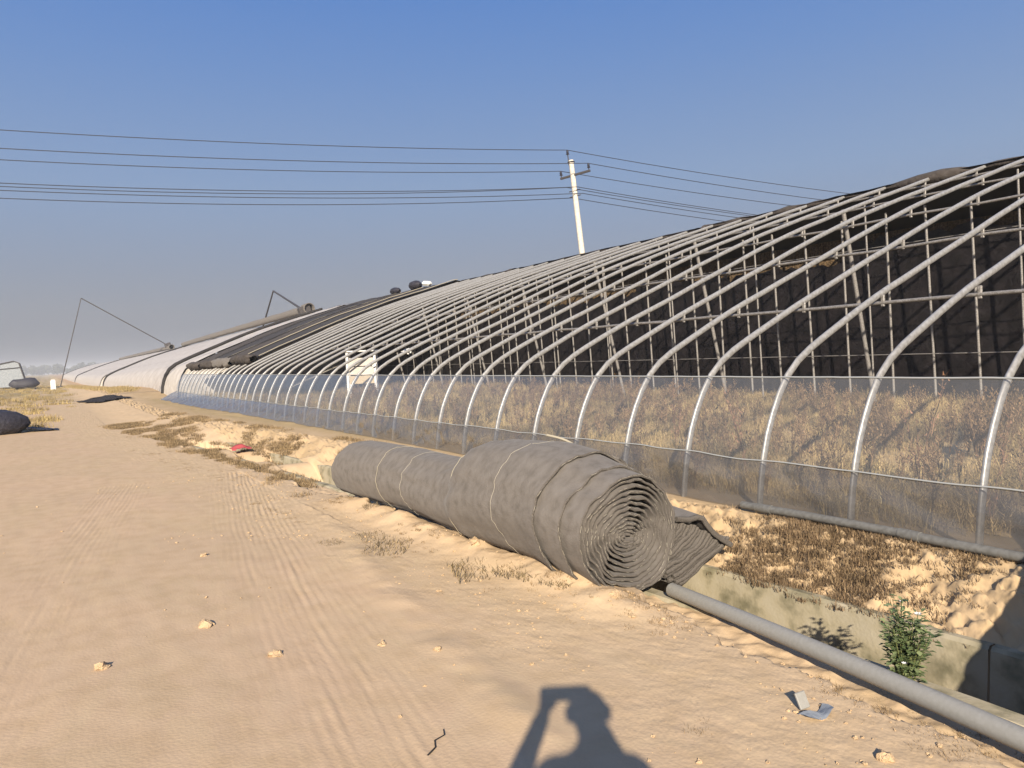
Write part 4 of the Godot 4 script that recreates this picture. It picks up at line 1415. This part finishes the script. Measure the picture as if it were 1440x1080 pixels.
func far_trees() -> void:
	# the wooded horizon, too far to tell the trees apart
	var kinds := []
	for k in 4:
		var m := MB.new()
		for i in 260:
			var d := Vector3(rng.randfn(), rng.randfn(), rng.randfn()).normalized()
			var r := pow(rng.randf(), 0.4)
			var p := Vector3(d.x * r * 3.2, 5.0 + d.y * r * 3.6, d.z * r * 3.2)
			var s := rng.randf_range(0.35, 0.8)
			var a := Vector3(rng.randfn(), rng.randfn(), rng.randfn()).normalized() * s
			var b := a.cross(Vector3(rng.randfn(), rng.randfn(), rng.randfn())).normalized() * s
			var g := rng.randf_range(0.7, 1.1)
			m.tint = Color(0.050 * g, 0.060 * g, 0.030 * g)
			m.quad(p - a - b, p + a - b, p + a + b, p - a + b)
		m.tint = Color(0.06, 0.045, 0.03)
		m.tube(line(Vector3(0, -0.5, 0), Vector3(0, 5, 0), 2), 0.25, 0.12, 5)
		kinds.append(m.mesh(true))
	var places := []
	for i in 900:
		var x := rng.randf_range(-560.0, 1000.0)
		var z := -1100.0 + rng.randfn(0.0, 50.0)
		var s := rng.randf_range(0.7, 1.5)
		places.append([Transform3D(Basis(Vector3.UP, rng.randf() * TAU).scaled(Vector3.ONE * s), Vector3(x, -0.7, z)), Color(1, 1, 1)])
	scatter("treeline", "far hazy line of trees along the horizon beyond the fields", "trees", kinds, places, M.leaf)
	# scrubby verge across the track
	var scrub := []
	for k in 4: scrub.append(grass_clump(60, 0.25, 0.04, 0.20, 0.009, 0.0, Color(0.22, 0.16, 0.07), Color(0.40, 0.31, 0.15)))
	places = []
	for i in 4200:
		var z := -26.0 - pow(rng.randf(), 1.6) * 130.0
		var x := rng.randf_range(-22.0, 3.6)
		var edge := 0.2 + (-26.0 - z) * 0.016 if z > -75.0 else 1.8
		if x > edge + nb.get_noise_1d(z * 5.0) * 1.6: continue
		if nb.get_noise_2d(x * 7.0, z * 4.0) < -0.05: continue
		var sh := rng.randf_range(0.7, 1.2)
		places.append([at_land(x, z, rng.randf_range(0.5, 1.5)), Color(sh, sh, sh * 0.95)])
	for i in 900:
		var z := rng.randf_range(-135.0, -47.0)
		var x := 4.3 - rng.randf() * 1.2 - 0.02 * maxf(0, -z - 70.0)
		places.append([at_land(x, z, rng.randf_range(0.5, 1.4)), Color(1, 1, 1)])
	scatter("verge_grass", "dry yellowish grass on the mounds across the track", "grass", scrub, places, M.grass)

# ------------------------------------------------------------------ the person with the phone, behind the lens
func surface_net(f: Callable, lo: Vector3, hi: Vector3, cell: float, m: MB, paint: Callable) -> void:
	var n := Vector3i(((hi - lo) / cell).ceil()) + Vector3i.ONE
	var val := PackedFloat32Array(); val.resize(n.x * n.y * n.z)
	for k in n.z:
		for j in n.y:
			for i in n.x:
				val[(k * n.y + j) * n.x + i] = f.call(lo + Vector3(i, j, k) * cell)
	var vert := {}
	var corner := [Vector3i(0, 0, 0), Vector3i(1, 0, 0), Vector3i(0, 1, 0), Vector3i(1, 1, 0), Vector3i(0, 0, 1), Vector3i(1, 0, 1), Vector3i(0, 1, 1), Vector3i(1, 1, 1)]
	var edges := [[0, 1], [2, 3], [4, 5], [6, 7], [0, 2], [1, 3], [4, 6], [5, 7], [0, 4], [1, 5], [2, 6], [3, 7]]
	for k in n.z - 1:
		for j in n.y - 1:
			for i in n.x - 1:
				var d := []
				var mask := 0
				for c in 8:
					var o: Vector3i = corner[c]
					var q := val[((k + o.z) * n.y + j + o.y) * n.x + i + o.x]
					d.append(q)
					if q < 0.0: mask |= 1 << c
				if mask == 0 or mask == 255: continue
				var s := Vector3.ZERO; var cnt := 0
				for e in edges:
					var a: float = d[e[0]]; var b: float = d[e[1]]
					if (a < 0.0) != (b < 0.0):
						s += Vector3(corner[e[0]]).lerp(Vector3(corner[e[1]]), a / (a - b)); cnt += 1
				var p := lo + (Vector3(i, j, k) + s / cnt) * cell
				m.tint = paint.call(p)
				vert[(k * n.y + j) * n.x + i] = m.p(p)
	for k in range(1, n.z - 1):
		for j in range(1, n.y - 1):
			for i in range(1, n.x - 1):
				var id := (k * n.y + j) * n.x + i
				var here := val[id] < 0.0
				var st := [1, n.x, n.x * n.y]
				for ax in 3:
					if here == (val[id + st[ax]] < 0.0): continue
					var u: int = st[(ax + 1) % 3]; var w: int = st[(ax + 2) % 3]
					var a: int = vert[id - u - w]; var b: int = vert[id - w]; var c: int = vert[id]; var e: int = vert[id - u]
					if here: m.q(a, e, c, b)
					else: m.q(a, b, c, e)

func build_person() -> void:
	var right := Vector3(0.855, 0, 0.518); var back := Vector3(-0.518, 0, 0.855)
	var root := thing("person", "person in a dark jacket holding up a phone, standing on the track", "person")
	root.transform = Transform3D(Basis(right, Vector3.UP, back), Vector3(0, 0, 0))
	# joints in the person's own axes: x right, y up, z backwards; the lens is at the origin, 1.6 m up
	var cx := 0.085; var zb := 0.27
	var bones := []      # [a, b, ra, rb]
	var hip := Vector3(cx, 0.92, zb + 0.02)
	bones.append([hip, Vector3(cx, 1.16, zb + 0.01), 0.135, 0.125])
	bones.append([Vector3(cx, 1.14, zb + 0.01), Vector3(cx, 1.34, zb), 0.13, 0.135])
	bones.append([Vector3(cx - 0.13, 1.38, zb), Vector3(cx + 0.13, 1.38, zb), 0.075, 0.075])
	bones.append([Vector3(cx, 1.40, zb), Vector3(cx, 1.52, zb - 0.02), 0.058, 0.052])
	for s in [-1.0, 1.0]:
		var hipj := Vector3(cx + 0.09 * s, 0.90, zb + 0.02); var knee := Vector3(cx + 0.11 * s, 0.49, zb); var ank := Vector3(cx + 0.12 * s, 0.09, zb + 0.03)
		bones.append([hipj, knee, 0.088, 0.062]); bones.append([knee, ank, 0.06, 0.042])
		bones.append([ank + Vector3(0, -0.04, 0.03), ank + Vector3(0.02 * s, -0.052, -0.16), 0.042, 0.036])
	var lsh := Vector3(cx - 0.17, 1.37, zb); var lel := Vector3(-0.235, 1.20, 0.06); var lwr := Vector3(-0.105, 1.50, 0.035)
	var rsh := Vector3(cx + 0.17, 1.37, zb); var rel := Vector3(0.29, 1.16, 0.12); var rwr := Vector3(0.125, 1.50, 0.035)
	bones.append([lsh, lel, 0.068, 0.056]); bones.append([lel, lwr, 0.055, 0.036])
	bones.append([rsh, rel, 0.056, 0.044]); bones.append([rel, rwr, 0.043, 0.030])
	var sdf := func(p: Vector3, bs: Array, blend: float) -> float:
		var acc := 10.0
		for b in bs:
			var a: Vector3 = b[0]; var ab: Vector3 = b[1] - a
			var t := clampf((p - a).dot(ab) / ab.length_squared(), 0, 1)
			var d := (p - a - ab * t).length() - lerpf(b[2], b[3], t)
			var h := maxf(blend - absf(acc - d), 0.0) / blend
			acc = minf(acc, d) - h * h * blend * 0.25
		return acc
	var m := MB.new()
	var cloth := func(p: Vector3) -> Color:
		if p.y > 1.47 and absf(p.x - cx) < 0.1 and p.z > 0.15: return Color(0.36, 0.22, 0.15)
		if p.y < 0.10: return Color(0.03, 0.03, 0.03)
		if p.y < 0.93: return Color(0.04, 0.045, 0.07)
		return Color(0.05, 0.055, 0.065)
	surface_net(func(p: Vector3) -> float: return sdf.call(p, bones, 0.05), Vector3(-0.34, -0.02, -0.14), Vector3(0.42, 1.6, 0.50), 0.024, m, cloth)
	# head: skull, jaw, nose, ears
	var hc := Vector3(cx, 1.605, zb - 0.02)
	var head := [[hc + Vector3(0, 0.02, 0.01), hc + Vector3(0, 0.012, -0.015), 0.088, 0.082], [hc + Vector3(0, -0.05, -0.03), hc + Vector3(0, -0.085, -0.055), 0.06, 0.035], [hc + Vector3(0, 0.0, -0.095), hc + Vector3(0, -0.028, -0.108), 0.010, 0.014], [hc + Vector3(-0.088, -0.02, 0.01), hc + Vector3(-0.09, 0.02, 0.012), 0.012, 0.015], [hc + Vector3(0.088, -0.02, 0.01), hc + Vector3(0.09, 0.02, 0.012), 0.012, 0.015], [hc + Vector3(-0.02, -0.062, -0.088), hc + Vector3(0.02, -0.062, -0.088), 0.008, 0.008], [hc + Vector3(0, -0.06, 0.0), hc + Vector3(0, -0.14, 0.01), 0.05, 0.053]]
	var face := func(p: Vector3) -> Color:
		if absf(absf(p.x - cx) - 0.032) < 0.012 and absf(p.y - hc.y - 0.005) < 0.006 and p.z < hc.z - 0.07: return Color(0.02, 0.015, 0.012)
		if p.y < hc.y - 0.056 and p.y > hc.y - 0.068 and absf(p.x - cx) < 0.024 and p.z < hc.z - 0.07: return Color(0.30, 0.12, 0.10)
		if p.y > hc.y + 0.045 - (0.06 if p.z > hc.z + 0.02 else 0.0): return Color(0.015, 0.012, 0.011)
		return Color(0.38, 0.235, 0.16)
	surface_net(func(p: Vector3) -> float: return sdf.call(p, head, 0.02), hc - Vector3(0.13, 0.17, 0.15), hc + Vector3(0.13, 0.13, 0.12), 0.008, m, face)
	# hands closed on the two ends of the phone, five fingers each
	for s in [-1.0, 1.0]:
		var wr := lwr if s < 0.0 else rwr
		var palm := Vector3(0.088 * s, 1.562, 0.045)
		var hand := [[wr, palm, 0.026, 0.028], [palm, palm + Vector3(-0.004 * s, 0.035, 0.0), 0.026, 0.022]]
		for k in 4:
			var base := palm + Vector3(0.012 * s, 0.05 - 0.021 * k, 0.0)
			var len_: float = [0.042, 0.047, 0.044, 0.034][k]
			var j1 := base + Vector3(0.010 * s, 0.004, -0.030)
			var j2 := j1 + Vector3(-0.55 * len_ * s, 0.0, -0.010)
			hand.append([base, j1, 0.0105, 0.0095]); hand.append([j1, j2, 0.0095, 0.0085]); hand.append([j2, j2 + Vector3(-0.018 * s, -0.002, 0.006), 0.0085, 0.0075])
		var th := palm + Vector3(-0.010 * s, -0.02, 0.014)
		hand.append([th, th + Vector3(-0.02 * s, 0.026, 0.012), 0.012, 0.011]); hand.append([th + Vector3(-0.02 * s, 0.026, 0.012), th + Vector3(-0.034 * s, 0.05, -0.006), 0.011, 0.009])
		surface_net(func(p: Vector3) -> float: return sdf.call(p, hand, 0.008), Vector3(minf(wr.x, palm.x) - 0.06, 1.47, -0.045), Vector3(maxf(wr.x, palm.x) + 0.06, 1.65, 0.11), 0.006, m, func(_p: Vector3) -> Color: return Color(0.38, 0.235, 0.16))
	put("body", m.mesh(true), M.body, root)
	var ph := thing("phone", "black phone held up in both hands by the person on the track", "phone")
	ph.transform = Transform3D(Basis(right, Vector3.UP, back), Vector3(0, 1.6, 0) + back * 0.032)
	var pm := MB.new(); pm.box(Vector3.ZERO, Vector3(0.158, 0.075, 0.008), Basis.IDENTITY, 0.003)
	put("case", pm.mesh(), M.insulator, ph)
	var lm := MB.new(); lm.tube(PackedVector3Array([Vector3(0, 0, -0.003), Vector3(0, 0, -0.0065)]), 0.008, 0.008, 14, true, Vector3(0, 1, 0))
	put("lens", lm.mesh(), M.iron, ph)

# clear hazy autumn sky: grey-mauve at the horizon, pale blue above it, deeper and darker towards the zenith; a hazy glow round the sun
func sky_image() -> Image:
	var table := [[-90.0, Color(0.13, 0.105, 0.08)], [-2.0, Color(0.15, 0.14, 0.13)], [0.0, Color(0.128, 0.130, 0.146)], [4.0, Color(0.158, 0.168, 0.192)], [12.0, Color(0.130, 0.184, 0.282)], [20.0, Color(0.082, 0.148, 0.296)], [28.0, Color(0.042, 0.114, 0.300)], [50.0, Color(0.034, 0.092, 0.240)], [90.0, Color(0.032, 0.080, 0.195)]]
	var w := 512; var h := 256
	var im := Image.create(w, h, false, Image.FORMAT_RGBF)
	var to_sun := -SUN_DIR.normalized()
	for j in h:
		var el := 90.0 - (j + 0.5) / h * 180.0
		var c: Color = table[-1][1]
		for k in table.size() - 1:
			if el >= table[k][0] and el <= table[k + 1][0]:
				var f: float = (el - table[k][0]) / (table[k + 1][0] - table[k][0])
				c = table[k][1].lerp(table[k + 1][1], f)
		for i in w:
			var a := (i + 0.5) / w * TAU
			var e := deg_to_rad(el)
			var d := Vector3(sin(a) * cos(e), sin(e), -cos(a) * cos(e))
			var g := rad_to_deg(acos(clampf(d.dot(to_sun), -1.0, 1.0)))
			var o := c
			if el > -1.0:
				o += Color(0.70, 0.60, 0.46) * exp(-g / 11.0) + Color(0.13, 0.11, 0.075) * exp(-g / 38.0)
			im.set_pixel(i, j, o)
	return im

func _ready() -> void:
	rng.seed = 20231107
	for n in [na, nb, nc]:
		n.noise_type = FastNoiseLite.TYPE_SIMPLEX_SMOOTH
		n.frequency = 0.05
	na.seed = 4; nb.seed = 9; nc.seed = 17
	na.fractal_octaves = 3; nb.fractal_octaves = 3; nc.fractal_octaves = 2
	# camera: level with a standing person's eyes, rolled a little as the photograph is
	var cam := Camera3D.new()
	cam.name = "camera"
	cam.fov = rad_to_deg(2.0 * atan(540.0 / 1080.0))
	cam.near = 0.02; cam.far = 6000.0
	cam.transform = Transform3D(Basis(Vector3(0.8540, -0.0436, 0.5184), Vector3(0.0581, 0.9982, -0.0118), Vector3(-0.5170, 0.0402, 0.8550)).orthonormalized(), Vector3(0, 1.6, 0))
	add_child(cam)
	cam.make_current()
	# sky and sun
	var env := Environment.new()
	env.background_mode = Environment.BG_SKY
	var sky := Sky.new()
	var sm := PanoramaSkyMaterial.new()
	sm.panorama = ImageTexture.create_from_image(sky_image())
	sky.sky_material = sm
	env.sky = sky
	env.tonemap_mode = Environment.TONE_MAPPER_LINEAR
	env.tonemap_exposure = 1.92
	env.fog_enabled = true
	env.fog_density = 0.0008
	env.fog_light_color = Color(0.80, 0.81, 0.83)
	env.sdfgi_enabled = true; env.ssao_enabled = true; env.ssil_enabled = true
	var we := WorldEnvironment.new()
	we.name = "environment"; we.environment = env
	add_child(we)
	var sun := DirectionalLight3D.new()
	sun.name = "sun"
	sun.light_energy = 1.6
	sun.light_color = Color(1.0, 0.945, 0.86)
	sun.light_angular_distance = 0.55
	sun.shadow_enabled = true
	sun.basis = Basis.looking_at(SUN_DIR, Vector3.UP)
	add_child(sun)

	make_materials()
	build_ground()
	build_channel()
	build_greenhouse()
	print("greenhouse done")
	roof_quilts()
	covered_greenhouse(-38.4, -93.0, 0.22, "film-covered greenhouse with pale near end, next after the bare frame", [-43.5, -92.8], -43.5, true, 0.25, -0.60)
	covered_greenhouse(-93.6, -175.0, -0.40, "film-covered greenhouse in the middle of the covered row", [-174.8], -93.6, true, -0.1, -0.2)
	covered_greenhouse(-175.8, -310.0, -0.60, "farthest film-covered greenhouse of the row, fading in the haze", [-309.5], -175.8, false, -0.2, 0.0)
	roller_machine(Vector3(1.3, 0.0, -103.0), Vector3(3.98, 10.2, -103.0), Vector3(13.0, 4.4, -103.0), "tall two-armed quilt roller standing before the far covered greenhouses")
	roller_machine(Vector3(17.0, 2.8, -74.5), Vector3(15.0, 7.07, -59.03), Vector3(13.2, 4.6, -45.0), "short two-armed quilt roller behind the first covered greenhouse")
	power_line()
	spiral_roll("quilt_roll", "big grey quilt roll with a spiral open end lying beside the channel", Vector3(3.235, 0.375, -3.93), Vector3(3.06, 0.335, -8.60), 0.50, 15.0)
	folded_quilt()
	var rp := MB.new()
	var rpts := PackedVector3Array()
	for i in 16:
		var t := i / 15.0
		rpts.append(Vector3(3.40 + 0.36 * t, 0.93 - 0.10 * t - 0.22 * t * t, -5.12 + 0.42 * t + 0.03 * sin(t * 9.0)))
	rp.tube(rpts, 0.010, 0.010, 6)
	tag(put("loose_rope", rp.mesh(), M.rope), "short pale rope hanging over the back of the big quilt roll", "rope")
	var r2 := spiral_roll("quilt_roll", "unseen grey quilt roll added aslant across the channel to throw a shadow there", Vector3(3.20, 0.40, -0.35), Vector3(5.48, 0.44, -2.02), 0.45, 8.0, "", 0.97, 40.0, 0.0)  # added out of view; placed for the shadow it casts on channel and bank
	print("quilts done")
	build_small_things()
	build_plants()
	far_trees()
	build_person()
	print("all done")
